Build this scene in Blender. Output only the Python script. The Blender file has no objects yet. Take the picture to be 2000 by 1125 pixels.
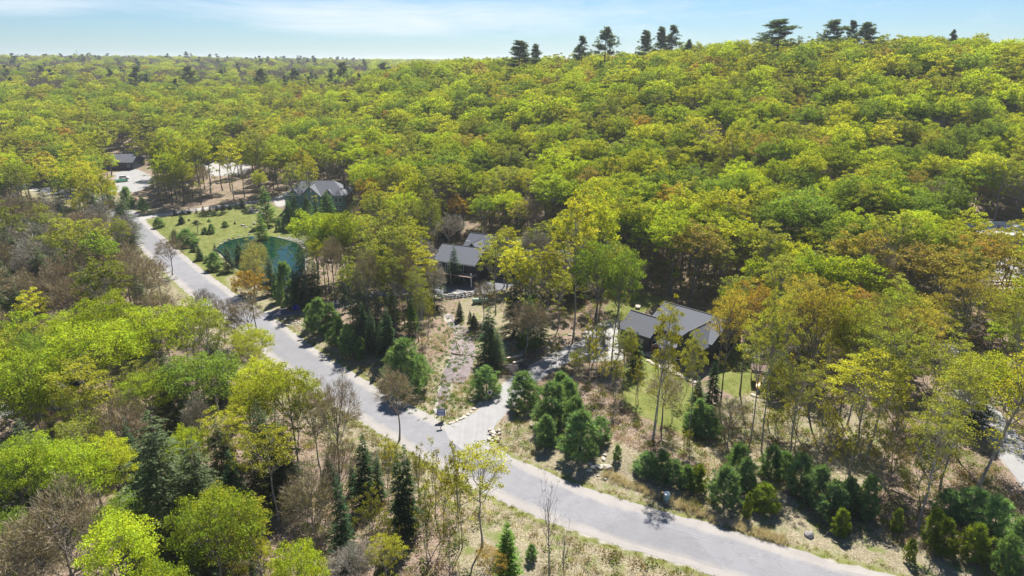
import bpy, math, random
import numpy as np
from mathutils import Vector, Matrix
R = math.radians
rng = np.random.default_rng(7)
S = bpy.context.scene
COL = S.collection
# ---------------------------------------------------------------- camera, sky, sun, exposure
PITCH, FPX, CAMH = R(18.35), 1333.0, 56.0
cam = bpy.data.cameras.new('camera'); camo = bpy.data.objects.new('camera', cam); COL.objects.link(camo)
camo.location = (0, 0, CAMH); camo.rotation_euler = (R(90) - PITCH, 0, 0)
cam.sensor_width = 36; cam.lens = 36 * FPX / 2000; cam.clip_start = .5; cam.clip_end = 30000
S.camera = camo
SUN_EL, SUN_AZ = 52.0, 12.0          # azimuth from +Y towards +X
W = bpy.data.worlds.new('World'); S.world = W; W.use_nodes = True
nt = W.node_tree; nt.nodes.clear()
def N(nt, t, **k):
    n = nt.nodes.new(t)
    for a, v in k.items():
        if a.startswith('i_'):
            key = a[2:]; key = int(key) if key.isdigit() else key
            n.inputs[key].default_value = v
        else: setattr(n, a, v)
    return n
def Lk(nt, a, b): nt.links.new(a, b)
sky = N(nt, 'ShaderNodeTexSky', sky_type='NISHITA', sun_disc=False, sun_elevation=R(SUN_EL), sun_rotation=R(SUN_AZ),
        altitude=300, air_density=1.0, dust_density=.25, ozone_density=2.2)
tc = N(nt, 'ShaderNodeTexCoord')
mp = N(nt, 'ShaderNodeMapping'); mp.inputs['Scale'].default_value = (1.6, 1.6, 11.0); mp.inputs['Location'].default_value = (0.35, 0.1, 0.2)
mp.inputs['Rotation'].default_value = (0, R(2.5), 0)
Lk(nt, tc.outputs['Generated'], mp.inputs[0])
n1 = N(nt, 'ShaderNodeTexNoise', i_Scale=2.1, i_Detail=10.0, i_Roughness=.66, i_Distortion=.5); Lk(nt, mp.outputs[0], n1.inputs['Vector'])
r1 = N(nt, 'ShaderNodeMapRange'); r1.inputs[1].default_value = .50; r1.inputs[2].default_value = .72; Lk(nt, n1.outputs[0], r1.inputs[0])
# one broad cirrus bank: a soft elliptical region of the sky, filled by the streaky noise
sep = N(nt, 'ShaderNodeSeparateXYZ'); Lk(nt, tc.outputs['Generated'], sep.inputs[0])
az = N(nt, 'ShaderNodeMath', operation='ARCTAN2'); Lk(nt, sep.outputs[0], az.inputs[0]); Lk(nt, sep.outputs[1], az.inputs[1])
def gauss(src, c, w):
    a = N(nt, 'ShaderNodeMath', operation='SUBTRACT', i_1=c); Lk(nt, src, a.inputs[0])
    b = N(nt, 'ShaderNodeMath', operation='DIVIDE', i_1=w); Lk(nt, a.outputs[0], b.inputs[0])
    c2 = N(nt, 'ShaderNodeMath', operation='MULTIPLY'); Lk(nt, b.outputs[0], c2.inputs[0]); Lk(nt, b.outputs[0], c2.inputs[1])
    d = N(nt, 'ShaderNodeMath', operation='MULTIPLY', i_1=-1.0); Lk(nt, c2.outputs[0], d.inputs[0])
    e = N(nt, 'ShaderNodeMath', operation='EXPONENT'); Lk(nt, d.outputs[0], e.inputs[0]); return e.outputs[0]
def gm(azc, azw, elc, elw):
    g1 = gauss(az.outputs[0], azc, azw); g2 = gauss(sep.outputs[2], elc, elw)
    m = N(nt, 'ShaderNodeMath', operation='MULTIPLY'); Lk(nt, g1, m.inputs[0]); Lk(nt, g2, m.inputs[1]); return m.outputs[0]
bank = gm(-.12, .30, .060, .026)
bank2 = gm(-.62, .12, .065, .018)
ba = N(nt, 'ShaderNodeMath', operation='ADD'); Lk(nt, bank, ba.inputs[0]); Lk(nt, bank2, ba.inputs[1])
hi = N(nt, 'ShaderNodeMath', operation='MULTIPLY_ADD', i_1=.35, i_2=-.10); Lk(nt, sep.outputs[2], hi.inputs[0])
th = N(nt, 'ShaderNodeMath', operation='MULTIPLY_ADD', i_1=.36); Lk(nt, ba.outputs[0], th.inputs[0]); Lk(nt, n1.outputs[0], th.inputs[2])
r2 = N(nt, 'ShaderNodeMapRange'); r2.inputs[1].default_value = .58; r2.inputs[2].default_value = 1.0; r2.inputs[4].default_value = .85
Lk(nt, th.outputs[0], r2.inputs[0])
mx = N(nt, 'ShaderNodeMix', data_type='RGBA'); Lk(nt, r2.outputs[0], mx.inputs[0]); sk2 = N(nt, 'ShaderNodeMix', data_type='RGBA', blend_type='MULTIPLY', i_0=1.0); sk2.inputs[7].default_value = (.53, .71, .92, 1); Lk(nt, sky.outputs[0], sk2.inputs[6]); Lk(nt, sk2.outputs[2], mx.inputs[6])
mx.inputs[7].default_value = (8.2, 8.7, 9.2, 1)
bg = N(nt, 'ShaderNodeBackground', i_1=.054); Lk(nt, mx.outputs[2], bg.inputs[0])
wo = N(nt, 'ShaderNodeOutputWorld'); Lk(nt, bg.outputs[0], wo.inputs[0])
sl = bpy.data.lights.new('sun', 'SUN'); sl.energy = 5.0; sl.angle = R(.53); sl.color = (1, .95, .87)
so = bpy.data.objects.new('sun', sl); COL.objects.link(so)
sd = Vector((math.sin(R(SUN_AZ)) * math.cos(R(SUN_EL)), math.cos(R(SUN_AZ)) * math.cos(R(SUN_EL)), math.sin(R(SUN_EL))))
so.rotation_euler = (-sd).to_track_quat('-Z', 'Y').to_euler()
S.view_settings.view_transform = 'Standard'; S.view_settings.look = 'None'
S.view_settings.exposure = 1.13; S.view_settings.gamma = 1; S.view_settings.use_curve_mapping = False
S.cycles.max_bounces = 6; S.cycles.diffuse_bounces = 3; S.cycles.transmission_bounces = 4; S.cycles.glossy_bounces = 2
S.cycles.use_denoising = True

# ---------------------------------------------------------------- terrain
cp, sp = math.cos(PITCH), math.sin(PITCH)
def ray(px, py):
    u = (px - 1000) / FPX; v = (py - 562.5) / FPX
    return np.array([u, cp - v * sp, -sp - v * cp])
def pr(x, y, z):
    f = y * cp - (z - CAMH) * sp; up = y * sp + (z - CAMH) * cp
    return 1000 + FPX * x / f, 562.5 - FPX * up / f
CTRL = [(-100,0,0),(0,0,0),(100,0,0),(-60,40,-1),(-180,60,-3),(-200,130,-3),(180,60,6),
 (40,64,0),(18,72,0),(4,81,0),(-10,98,0),(-30,118,0),(-60,154,0),(-90,185,0),(-115,218,0),(-134,241,0),(-190,294,0),(-257,342,0),
 (10,110,0),(20,138,0),(35,125,0),(50,100,0),(0,140,0),(-15,175,.5),(-75,200,0),(-75,262,.5),(-120,280,1),(-205,368,1),(-160,350,2),
 (20,170,2),(75,130,2),(80,100,2),(60,165,5),(110,160,7),(120,190,9),(160,200,11),(150,110,5),
 (-30,230,2),(0,220,4),(30,215,8),(60,220,13),(100,230,17),(150,240,21),(200,240,22),(240,160,14),
 (-40,290,7),(0,290,14),(50,290,24),(100,290,29),(160,300,38),(240,300,41),(300,260,34),
 (0,350,24),(50,360,33),(100,360,41),(160,350,46),(220,360,47),(300,360,44),(0,420,32),(60,430,40),(140,430,46),(230,440,47),(340,440,44),
 (-50,400,22),(-60,480,33),(-20,520,37),(60,540,38),(160,560,38),(-90,560,32),(-80,350,8),(-120,420,9),(-130,500,18),
 (-190,420,6),(-260,430,8),(-350,430,9),(-400,500,14),(-200,500,13),(-300,540,17),(-200,620,19),(-380,640,22),(-100,680,28),(-500,620,22),
 (60,700,34),(200,700,34),(350,600,36),(-250,760,20),(-450,800,26),(-100,820,24),(-650,850,30),(-300,960,28),(-100,1000,26),
 (-500,1100,33),(-800,1150,40),(-300,1300,34),(-700,1400,44),(0,1300,26),(-1100,1500,47),(-500,1700,41),(300,1200,30),(700,900,34),(700,1400,30),
 (-200,1800,36),(-1200,2200,46),(-500,2400,42),(200,2000,30),(900,2200,30),(0,2700,40),(-900,3000,42),(900,3200,36),(1600,2600,36),(-1900,2600,46),
 (0,-300,5),(-500,0,0),(500,0,10),(-700,-500,0),(700,-500,0),(-500,300,4),(500,250,30),(-800,500,15),(800,500,36),(0,4000,40),(-3000,4000,46),(3000,4000,40)]
_C = np.array(CTRL, float)
def _phi(r2): return np.where(r2 > 1e-9, .5 * r2 * np.log(r2 + 1e-12), 0)
def _scale(P): return P / 100.0
_A = _scale(_C[:, :2]); n_ = len(_A)
_K = _phi(((_A[:, None] - _A[None]) ** 2).sum(-1)) + np.eye(n_) * .01
_M = np.zeros((n_ + 3, n_ + 3)); _M[:n_, :n_] = _K; _M[:n_, n_] = 1; _M[:n_, n_+1:] = _A; _M[n_, :n_] = 1; _M[n_+1:, :n_] = _A.T
_w = np.linalg.solve(_M, np.concatenate([_C[:, 2], [0, 0, 0]]))
def rbf(x, y):
    P = np.stack([np.ravel(x), np.ravel(y)], 1) / 100.0; out = np.empty(len(P))
    for i in range(0, len(P), 20000):
        Q = P[i:i+20000]
        out[i:i+20000] = _phi(((Q[:, None] - _A[None]) ** 2).sum(-1)) @ _w[:n_] + _w[n_] + Q @ _w[n_+1:]
    return out.reshape(np.shape(x))
def vnoise(x, y, s, seed=0):                    # smooth value noise
    x = np.asarray(x, float) / s + 1000 + seed * 17.3; y = np.asarray(y, float) / s + 1000 + seed * 7.7
    xi = np.floor(x).astype(np.int64); yi = np.floor(y).astype(np.int64); fx = x - xi; fy = y - yi
    fx = fx * fx * (3 - 2 * fx); fy = fy * fy * (3 - 2 * fy)
    def h(a, b):
        n = (a * 374761393 + b * 668265263 + seed * 1442695) & 0xffffffff
        n = ((n ^ (n >> 13)) * 1274126177) & 0xffffffff
        return ((n ^ (n >> 16)) & 0xffff) / 65535.0
    return (h(xi, yi) * (1 - fx) + h(xi + 1, yi) * fx) * (1 - fy) + (h(xi, yi + 1) * (1 - fx) + h(xi + 1, yi + 1) * fx) * fy
GX0, GX1, GY0, GY1, GS = -400, 400, -20, 620, 5.0
_gx = np.arange(GX0, GX1 + .1, GS); _gy = np.arange(GY0, GY1 + .1, GS)
_G = rbf(*np.meshgrid(_gx, _gy))
_gX = np.arange(-3200, 3201, 40.); _gY = np.arange(-600, 4201, 40.)
_GB = rbf(*np.meshgrid(_gX, _gY))
def bil(G, x0, y0, s, x, y):
    u = np.clip((x - x0) / s, 0, G.shape[1] - 1.001); v = np.clip((y - y0) / s, 0, G.shape[0] - 1.001)
    i = u.astype(int); j = v.astype(int); a = u - i; b = v - j
    return (G[j, i] * (1 - a) + G[j, i+1] * a) * (1 - b) + (G[j+1, i] * (1 - a) + G[j+1, i+1] * a) * b
def at(px, py, z=0.0):                          # pixel of the photo -> point on a level z
    d = ray(px, py); t = (z - CAMH) / d[2]; return np.array([d[0] * t, d[1] * t])
def P2(pts, z=0.0): return np.array([at(a, b, z) for a, b in pts])
def smooth_line(P, n=6):                        # Catmull-Rom
    P = np.array(P, float); Q = np.vstack([2*P[0]-P[1], P, 2*P[-1]-P[-2]]); out = []
    for i in range(1, len(Q) - 2):
        for t in np.arange(n) / n:
            out.append(.5 * (2*Q[i] + (Q[i+1]-Q[i-1])*t + (2*Q[i-1]-5*Q[i]+4*Q[i+1]-Q[i+2])*t*t + (3*Q[i]-Q[i-1]-3*Q[i+1]+Q[i+2])*t**3))
    out.append(Q[-2]); return np.array(out)
def dist_line(x, y, L):
    d = np.full(np.shape(x), 1e9)
    for a, b in zip(L[:-1], L[1:]):
        ab = b - a; t = np.clip(((x - a[0]) * ab[0] + (y - a[1]) * ab[1]) / max(ab @ ab, 1e-9), 0, 1)
        d = np.minimum(d, np.hypot(x - a[0] - t * ab[0], y - a[1] - t * ab[1]))
    return d
def inside(x, y, P):
    c = np.zeros(np.shape(x), bool); n = len(P)
    for i in range(n):
        (x1, y1), (x2, y2) = P[i], P[(i + 1) % n]
        if y1 == y2: continue
        c ^= ((y1 > y) != (y2 > y)) & (x < (x2 - x1) * (y - y1) / (y2 - y1) + x1)
    return c
def sdist(x, y, P):                              # signed distance, negative inside
    d = dist_line(x, y, np.vstack([P, P[:1]])); return np.where(inside(x, y, P), -d, d)

ROAD = smooth_line(P2([(2300,1330),(1950,1235),(1700,1165),(1590,1135),(1500,1105),(1370,1065),(1199,1017),(1100,981),(1006,941),(900,888),(805,835),(682,765),(589,702),(510,640),(432,588),(368,537),(330,505),(292,469),(262,440),(245,420),(200,400),(130,380),(60,362),(-60,345),(-300,330)]), 8)
DRIVE = smooth_line(P2([(893,868),(925,838),(950,815),(977,786),(1000,760),(1032,735),(1075,708),(1120,685),(1165,668),(1200,655)]), 8)
DRIVE_A = smooth_line(P2([(248,436),(290,425),(340,417),(400,410),(460,403),(500,398),(530,396),(555,398)]), 6)
DRIVE_N = smooth_line(P2([(495,632),(520,618),(550,610),(580,607),(615,604),(650,598),(690,588),(740,575),(800,568),(850,568),(905,566)]), 6)
LANE_R = smooth_line(P2([(1855,690),(1865,725),(1880,760),(1908,800),(1950,850),(2000,915),(2090,1010)], 1.0), 6)
DRIVE_D = smooth_line(P2([(190,398),(215,378),(235,362),(250,350)], 0), 6)
DRIVE_E = smooth_line(P2([(-60,830),(20,800),(90,789),(140,788)], -1), 6)
LINES = [(ROAD, 4.6), (DRIVE, 2.6), (DRIVE_A, 2.3), (DRIVE_N, 2.7), (LANE_R, 2.4), (DRIVE_D, 2.5), (DRIVE_E, 2.6)]
LOT_C = P2([(1140,650),(1185,628),(1213,633),(1221,672),(1218,700),(1180,705),(1130,700)])
LOT_D = P2([(226,340),(262,334),(290,345),(296,362),(270,376),(240,378),(228,362)])
LOT_D2 = P2([(395,330),(430,321),(485,320),(492,333),(470,346),(410,347)], 1)
LOT_B = P2([(838,580),(850,560),(900,553),(950,555),(1000,545),(1100,525),(1115,538),(1010,562),(950,578),(900,584)])
LOT_A = P2([(535,392),(556,386),(566,392),(560,404),(540,406)])
APRON = P2([(866,838),(884,828),(905,820),(930,806),(975,800),(972,822),(963,845),(968,868),(1000,900),(935,893),(885,866)])
LOT_F = P2([(1840,523),(1890,516),(2010,522),(2080,540),(2010,552),(1900,543)], 6)
POND = smooth_line(P2([(424,481),(447,468),(487,460),(530,460),(583,472),(594,500),(582,540),(560,562),(530,560),(490,530),(450,507),(424,481)]), 5)[:-1]
STREAM = smooth_line(P2([(873,612),(888,640),(905,665),(893,690),(882,715),(872,745),(864,775),(862,805)]), 6)
LAWNS = [P2([(262,432),(300,428),(400,414),(500,402),(535,404),(590,425),(640,425),(600,470),(560,480),(440,540),(455,590),(480,605),(450,590),(400,545),(345,490),(300,460)]),
         P2([(1212,715),(1260,690),(1340,735),(1375,770),(1370,850),(1290,835),(1215,805)]),
         P2([(1180,612),(1200,590),(1250,585),(1290,590),(1300,600),(1235,628),(1195,628)]),
         P2([(1390,690),(1440,680),(1490,690),(1480,750),(1440,770),(1395,750)]),
         P2([(640,440),(690,390),(700,400),(690,470),(660,480)])]
BUILT = [P2([(1205,640),(1300,610),(1410,650),(1400,700),(1330,715),(1215,690)]), P2([(860,560),(905,490),(1070,510),(1075,540),(940,565)]),
         P2([(565,400),(600,385),(690,385),(690,415),(600,425)]), P2([(215,340),(225,318),(330,318),(340,345),(265,340)]),
         P2([(1870,520),(1860,470),(2060,480),(2060,530)], 7), P2([(-40,800),(-40,740),(110,735),(110,780)], -1)]
FLAT = [LOT_C, LOT_D, LOT_D2, LOT_B, LOT_A, LOT_F] + BUILT
NOMOUND = [POND]
def base_h(x, y):
    x = np.asarray(x, float); y = np.asarray(y, float)
    g = bil(_G, GX0, GY0, GS, x, y); b = bil(_GB, -3200, -600, 40., x, y)
    e = np.minimum(np.minimum(x - GX0, GX1 - x), np.minimum(y - GY0, GY1 - y))
    w = np.clip(e / 60., 0, 1); return g * w + b * (1 - w)
RX0, RY0, RS = -330., 20., 1.25                  # rasters of the near ground: height, distances to roads, to built ground, to water
_rx = np.arange(RX0, 330.1, RS); _ry = np.arange(RY0, 460.1, RS); _RX, _RY = np.meshgrid(_rx, _ry)
_sh = _RX.shape; _fx, _fy = _RX.ravel(), _RY.ravel()
def _mind(fs):
    d = np.full(_fx.shape, 99.)
    for f in fs: d = np.minimum(d, f())
    return d
D_LINE = _mind([lambda L=L, w=w: dist_line(_fx, _fy, L) - w for L, w in LINES]); D_FLAT = _mind([lambda P=P: sdist(_fx, _fy, P) for P in FLAT])
D_POND = sdist(_fx, _fy, POND); D_LAWN = _mind([lambda P=P: sdist(_fx, _fy, P) for P in LAWNS]); D_STREAM = dist_line(_fx, _fy, STREAM)
def _raw(x, y, d):
    h = base_h(x, y); a = np.clip(d / 8., 0, 1); a = a * a * (3 - 2 * a)
    n = (vnoise(x, y, 23, 1) - .5) * 2.6 + (vnoise(x, y, 7, 2) - .5) * 1.0 + (vnoise(x, y, 2.3, 3) - .5) * .35
    far = np.clip((y - 350) / 500., 0, 1)
    bank = np.exp(-((x + 33) / 16.) ** 2 - ((y - 139) / 13.) ** 2) * 2.6   # bank rising above the road before the creek
    return h + n * a * (1 + far * 1.5) + bank * a
_h = _raw(_fx, _fy, np.minimum(D_LINE, D_FLAT))
_cut = np.clip((1.8 - D_POND) / 4.0, 0, 1); _h = _h * (1 - _cut) - 1.9 * _cut - np.exp(-(D_STREAM / 1.6) ** 2) * .45
HG = _h.reshape(_sh); GD = {k: v.reshape(_sh) for k, v in dict(line=D_LINE, flat=D_FLAT, pond=D_POND, lawn=D_LAWN).items()}
def near_d(k, x, y): 
    v = bil(GD[k], RX0, RY0, RS, np.asarray(x, float), np.asarray(y, float)); return np.where((np.abs(x) < 329) & (np.asarray(y) > 21) & (np.asarray(y) < 459), v, 99.)
def H(x, y):
    x = np.asarray(x, float); y = np.asarray(y, float)
    inn = (np.abs(x) <= 330) & (y >= RY0) & (y <= 460); out = np.empty(x.shape)
    if inn.any(): out[inn] = bil(HG, RX0, RY0, RS, x[inn], y[inn])
    if (~inn).any(): out[~inn] = _raw(x[~inn], y[~inn], np.full((~inn).sum(), 60.))
    return out
def h1(x, y): return float(H(np.array([x]), np.array([y]))[0])
def ground(px, py, it=6):                        # pixel -> ground point
    z = 0.
    for _ in range(it):
        p = at(px, py, z); z = .5 * z + .5 * h1(*p)
    p = at(px, py, z); return float(p[0]), float(p[1]), h1(*p)

# ---------------------------------------------------------------- mesh helpers
def mesh_np(name, V, quads=None, tris=None, mq=None, mt=None, smooth=False):
    me = bpy.data.meshes.new(name); V = np.asarray(V, np.float32)
    q = np.zeros((0, 4), np.int32) if quads is None else np.asarray(quads, np.int32)
    t = np.zeros((0, 3), np.int32) if tris is None else np.asarray(tris, np.int32)
    me.vertices.add(len(V)); me.vertices.foreach_set('co', V.ravel())
    me.loops.add(q.size + t.size); me.loops.foreach_set('vertex_index', np.concatenate([q.ravel(), t.ravel()]))
    me.polygons.add(len(q) + len(t))
    me.polygons.foreach_set('loop_start', np.concatenate([np.arange(len(q)) * 4, q.size + np.arange(len(t)) * 3]).astype(np.int32))
    mi = np.concatenate([np.zeros(len(q), np.int32) if mq is None else mq, np.zeros(len(t), np.int32) if mt is None else mt]).astype(np.int32)
    me.polygons.foreach_set('material_index', mi)
    if smooth: me.polygons.foreach_set('use_smooth', np.ones(len(mi), bool))
    me.update(calc_edges=True); me.validate(); return me
class MB:                                        # collects shapes, builds ONE mesh object
    def __init__(s): s.V = []; s.F = []; s.M = []; s.n = 0; s.m = 0
    def add(s, V, F):
        V = [tuple(map(float, v)) for v in V]; s.V += V; s.F += [tuple(i + s.n for i in f) for f in F]; s.M += [s.m] * len(F); s.n += len(V)
    def box(s, x0, x1, y0, y1, z0, z1, M=None):
        V = [(x, y, z) for z in (z0, z1) for y in (y0, y1) for x in (x0, x1)]
        if M is not None: V = [tuple(M @ Vector(v)) for v in V]
        s.add(V, [(0, 2, 3, 1), (4, 5, 7, 6), (0, 1, 5, 4), (2, 6, 7, 3), (0, 4, 6, 2), (1, 3, 7, 5)])
    def slab(s, poly, th):                        # planar 3D polygon thickened downwards along its normal
        a, b, c = Vector(poly[0]), Vector(poly[1]), Vector(poly[2]); n = (b - a).cross(c - a).normalized()
        if n.z < 0: poly = poly[::-1]; n = -n
        k = len(poly); V = [Vector(p) for p in poly] + [Vector(p) - n * th for p in poly]
        s.add(V, [tuple(range(k)), tuple(range(2*k-1, k-1, -1))] + [(i, i + k, (i+1) % k + k, (i+1) % k) for i in range(k)])
    def prism(s, poly, z0, z1):
        k = len(poly); V = [(p[0], p[1], z0) for p in poly] + [(p[0], p[1], z1) for p in poly]
        s.add(V, [tuple(range(k))[::-1], tuple(range(k, 2*k))] + [(i, (i+1) % k, (i+1) % k + k, i + k) for i in range(k)])
    def tube(s, pts, rad, n=6, caps=True):
        pts = [Vector(p) for p in pts]; V = []
        for i, p in enumerate(pts):
            d = (pts[min(i+1, len(pts)-1)] - pts[max(i-1, 0)]).normalized()
            a = d.cross(Vector((0, 0, 1)) if abs(d.z) < .9 else Vector((1, 0, 0))).normalized(); b = d.cross(a)
            r = rad[i] if hasattr(rad, '__len__') else rad
            V += [p + (a * math.cos(2*math.pi*k/n) + b * math.sin(2*math.pi*k/n)) * r for k in range(n)]
        F = [(i*n + k, i*n + (k+1) % n, (i+1)*n + (k+1) % n, (i+1)*n + k) for i in range(len(pts)-1) for k in range(n)]
        if caps: F += [tuple(range(n))[::-1], tuple(range((len(pts)-1)*n, len(pts)*n))]
        s.add(V, F)
    def build(s, name, mats, parent=None, smooth=False):
        me = bpy.data.meshes.new(name); me.from_pydata(s.V, [], s.F)
        for m in (mats if isinstance(mats, (list, tuple)) else [mats]): me.materials.append(m)
        if isinstance(mats, (list, tuple)): me.polygons.foreach_set('material_index', s.M)
        if smooth: me.polygons.foreach_set('use_smooth', [True] * len(s.F))
        me.update(); return obj(name, me, parent)
def obj(name, me, parent=None):
    o = bpy.data.objects.new(name, me); COL.objects.link(o)
    if parent: o.parent = parent
    return o
def tag(o, label=None, cat=None, group=None, kind=None):
    if label: o['label'] = label
    if cat: o['category'] = cat
    if group: o['group'] = group
    if kind: o['kind'] = kind
    return o
def empty(name, loc, rz=0, label=None, cat=None, group=None):
    o = bpy.data.objects.new(name, None); COL.objects.link(o); o.location = loc; o.rotation_euler = (0, 0, rz)
    o.empty_display_size = .5; return tag(o, label, cat, group)
def copy_tree(o, parent=None):
    c = o.copy(); COL.objects.link(c); c.parent = parent
    for ch in o.children: copy_tree(ch, c)
    return c

# ---------------------------------------------------------------- materials
def mat(name): 
    m = bpy.data.materials.new(name); m.use_nodes = True; nt = m.node_tree; nt.nodes.clear()
    out = N(nt, 'ShaderNodeOutputMaterial'); return m, nt, out
def ramp(nt, src, stops):
    r = N(nt, 'ShaderNodeValToRGB'); e = r.color_ramp.elements
    while len(e) < len(stops): e.new(.5)
    for k, (p, c) in enumerate(stops): e[k].position = p; e[k].color = (*c, 1)
    Lk(nt, src, r.inputs[0]); return r.outputs[0]
def mixc(nt, f, a, b, mode='MIX'):
    m = N(nt, 'ShaderNodeMix', data_type='RGBA', blend_type=mode)
    if isinstance(f, (int, float)): m.inputs[0].default_value = f
    else: Lk(nt, f, m.inputs[0])
    for k, v in ((6, a), (7, b)):
        if isinstance(v, tuple): m.inputs[k].default_value = (*v, 1)
        else: Lk(nt, v, m.inputs[k])
    return m.outputs[2]
def noise(nt, scale, detail=4, rough=.55, vec=None, dim=None):
    n = N(nt, 'ShaderNodeTexNoise', i_Scale=scale, i_Detail=detail, i_Roughness=rough)
    if vec is not None: Lk(nt, vec, n.inputs['Vector'])
    return n.outputs[0]
def foliage_mat(name, trans, vary=.3, gloss=.04, const=None):
    m, nt, out = mat(name); oi = N(nt, 'ShaderNodeObjectInfo'); g = N(nt, 'ShaderNodeNewGeometry'); t = N(nt, 'ShaderNodeTexCoord')
    hs = N(nt, 'ShaderNodeHueSaturation')
    nn = noise(nt, .55, 2, .6, t.outputs['Object'])
    a = N(nt, 'ShaderNodeMapRange'); a.inputs[1].default_value = .3; a.inputs[2].default_value = .7; a.inputs[3].default_value = .485; a.inputs[4].default_value = .515; Lk(nt, nn, a.inputs[0])
    Lk(nt, a.outputs[0], hs.inputs['Hue'])
    b = N(nt, 'ShaderNodeMapRange'); b.inputs[3].default_value = 1 - vary; b.inputs[4].default_value = 1 + vary; Lk(nt, g.outputs['Random Per Island'], b.inputs[0])
    c = N(nt, 'ShaderNodeMapRange'); c.inputs[3].default_value = .8; c.inputs[4].default_value = 1.2; Lk(nt, oi.outputs['Random'], c.inputs[0])
    mu0 = N(nt, 'ShaderNodeMath', operation='MULTIPLY'); Lk(nt, b.outputs[0], mu0.inputs[0]); Lk(nt, c.outputs[0], mu0.inputs[1])
    vn = noise(nt, 1.1, 2, .6, t.outputs['Object']); vr = N(nt, 'ShaderNodeMapRange'); vr.inputs[1].default_value = .35; vr.inputs[2].default_value = .65; vr.inputs[3].default_value = .72; vr.inputs[4].default_value = 1.28; Lk(nt, vn, vr.inputs[0])
    mu = N(nt, 'ShaderNodeMath', operation='MULTIPLY'); Lk(nt, mu0.outputs[0], mu.inputs[0]); Lk(nt, vr.outputs[0], mu.inputs[1])
    Lk(nt, mu.outputs[0], hs.inputs['Value']); (hs.inputs['Color'].__setattr__('default_value', (*const, 1)) if const else Lk(nt, oi.outputs['Color'], hs.inputs['Color']))
    d = N(nt, 'ShaderNodeBsdfDiffuse'); tr = N(nt, 'ShaderNodeBsdfTranslucent'); Lk(nt, hs.outputs[0], d.inputs[0])
    tcol = mixc(nt, 1.0, hs.outputs[0], (1.35, 1.2, .45), 'MULTIPLY'); Lk(nt, tcol, tr.inputs[0])
    ms = N(nt, 'ShaderNodeMixShader', i_0=trans); Lk(nt, d.outputs[0], ms.inputs[1]); Lk(nt, tr.outputs[0], ms.inputs[2])
    gl = N(nt, 'ShaderNodeBsdfGlossy', i_Roughness=.6); gl.inputs[0].default_value = (.5, .6, .3, 1); m2 = N(nt, 'ShaderNodeMixShader', i_0=gloss)
    Lk(nt, ms.outputs[0], m2.inputs[1]); Lk(nt, gl.outputs[0], m2.inputs[2]); Lk(nt, m2.outputs[0], out.inputs[0]); return m
LEAF = foliage_mat('leaf', .48, .34, .012); NEEDLE = foliage_mat('needle', .48, .35, .02); TWIG = foliage_mat('twig', .05, .3, .0)
def bark_mat():
    m, nt, out = mat('bark'); t = N(nt, 'ShaderNodeTexCoord'); mpn = N(nt, 'ShaderNodeMapping'); mpn.inputs['Scale'].default_value = (3, 3, .6); Lk(nt, t.outputs['Object'], mpn.inputs[0])
    nn = noise(nt, 3, 5, .7, mpn.outputs[0]); oi = N(nt, 'ShaderNodeObjectInfo')
    c = ramp(nt, nn, [(.3, (.07, .062, .054)), (.5, (.16, .15, .138)), (.72, (.30, .285, .265))])
    c2 = mixc(nt, 1.0, c, oi.outputs['Color'], 'MULTIPLY')
    b = N(nt, 'ShaderNodeBsdfPrincipled', i_Roughness=.9); Lk(nt, c2, b.inputs['Base Color']); Lk(nt, b.outputs[0], out.inputs[0]); return m
BARK = bark_mat()
def plain(name, col, rough=.6, nscale=8., amt=.25, metal=0., bump=0., bscale=40., spec=.5, stretch=None):
    m, nt, out = mat(name); t = N(nt, 'ShaderNodeTexCoord'); v = t.outputs['Object']
    if stretch:
        q = N(nt, 'ShaderNodeMapping'); q.inputs['Scale'].default_value = stretch; Lk(nt, v, q.inputs[0]); v = q.outputs[0]
    nn = noise(nt, nscale, 5, .65, v)
    c = ramp(nt, nn, [(.28, tuple(x * (1 - amt) for x in col)), (.72, tuple(min(1, x * (1 + amt)) for x in col))])
    b = N(nt, 'ShaderNodeBsdfPrincipled', i_Roughness=rough, i_Metallic=metal); b.inputs['Specular IOR Level'].default_value = spec
    Lk(nt, c, b.inputs['Base Color'])
    if bump:
        bn = N(nt, 'ShaderNodeBump', i_Strength=bump, i_Distance=.05); Lk(nt, noise(nt, bscale, 4, .7, v), bn.inputs['Height']); Lk(nt, bn.outputs[0], b.inputs['Normal'])
    Lk(nt, b.outputs[0], out.inputs[0]); return m
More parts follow.
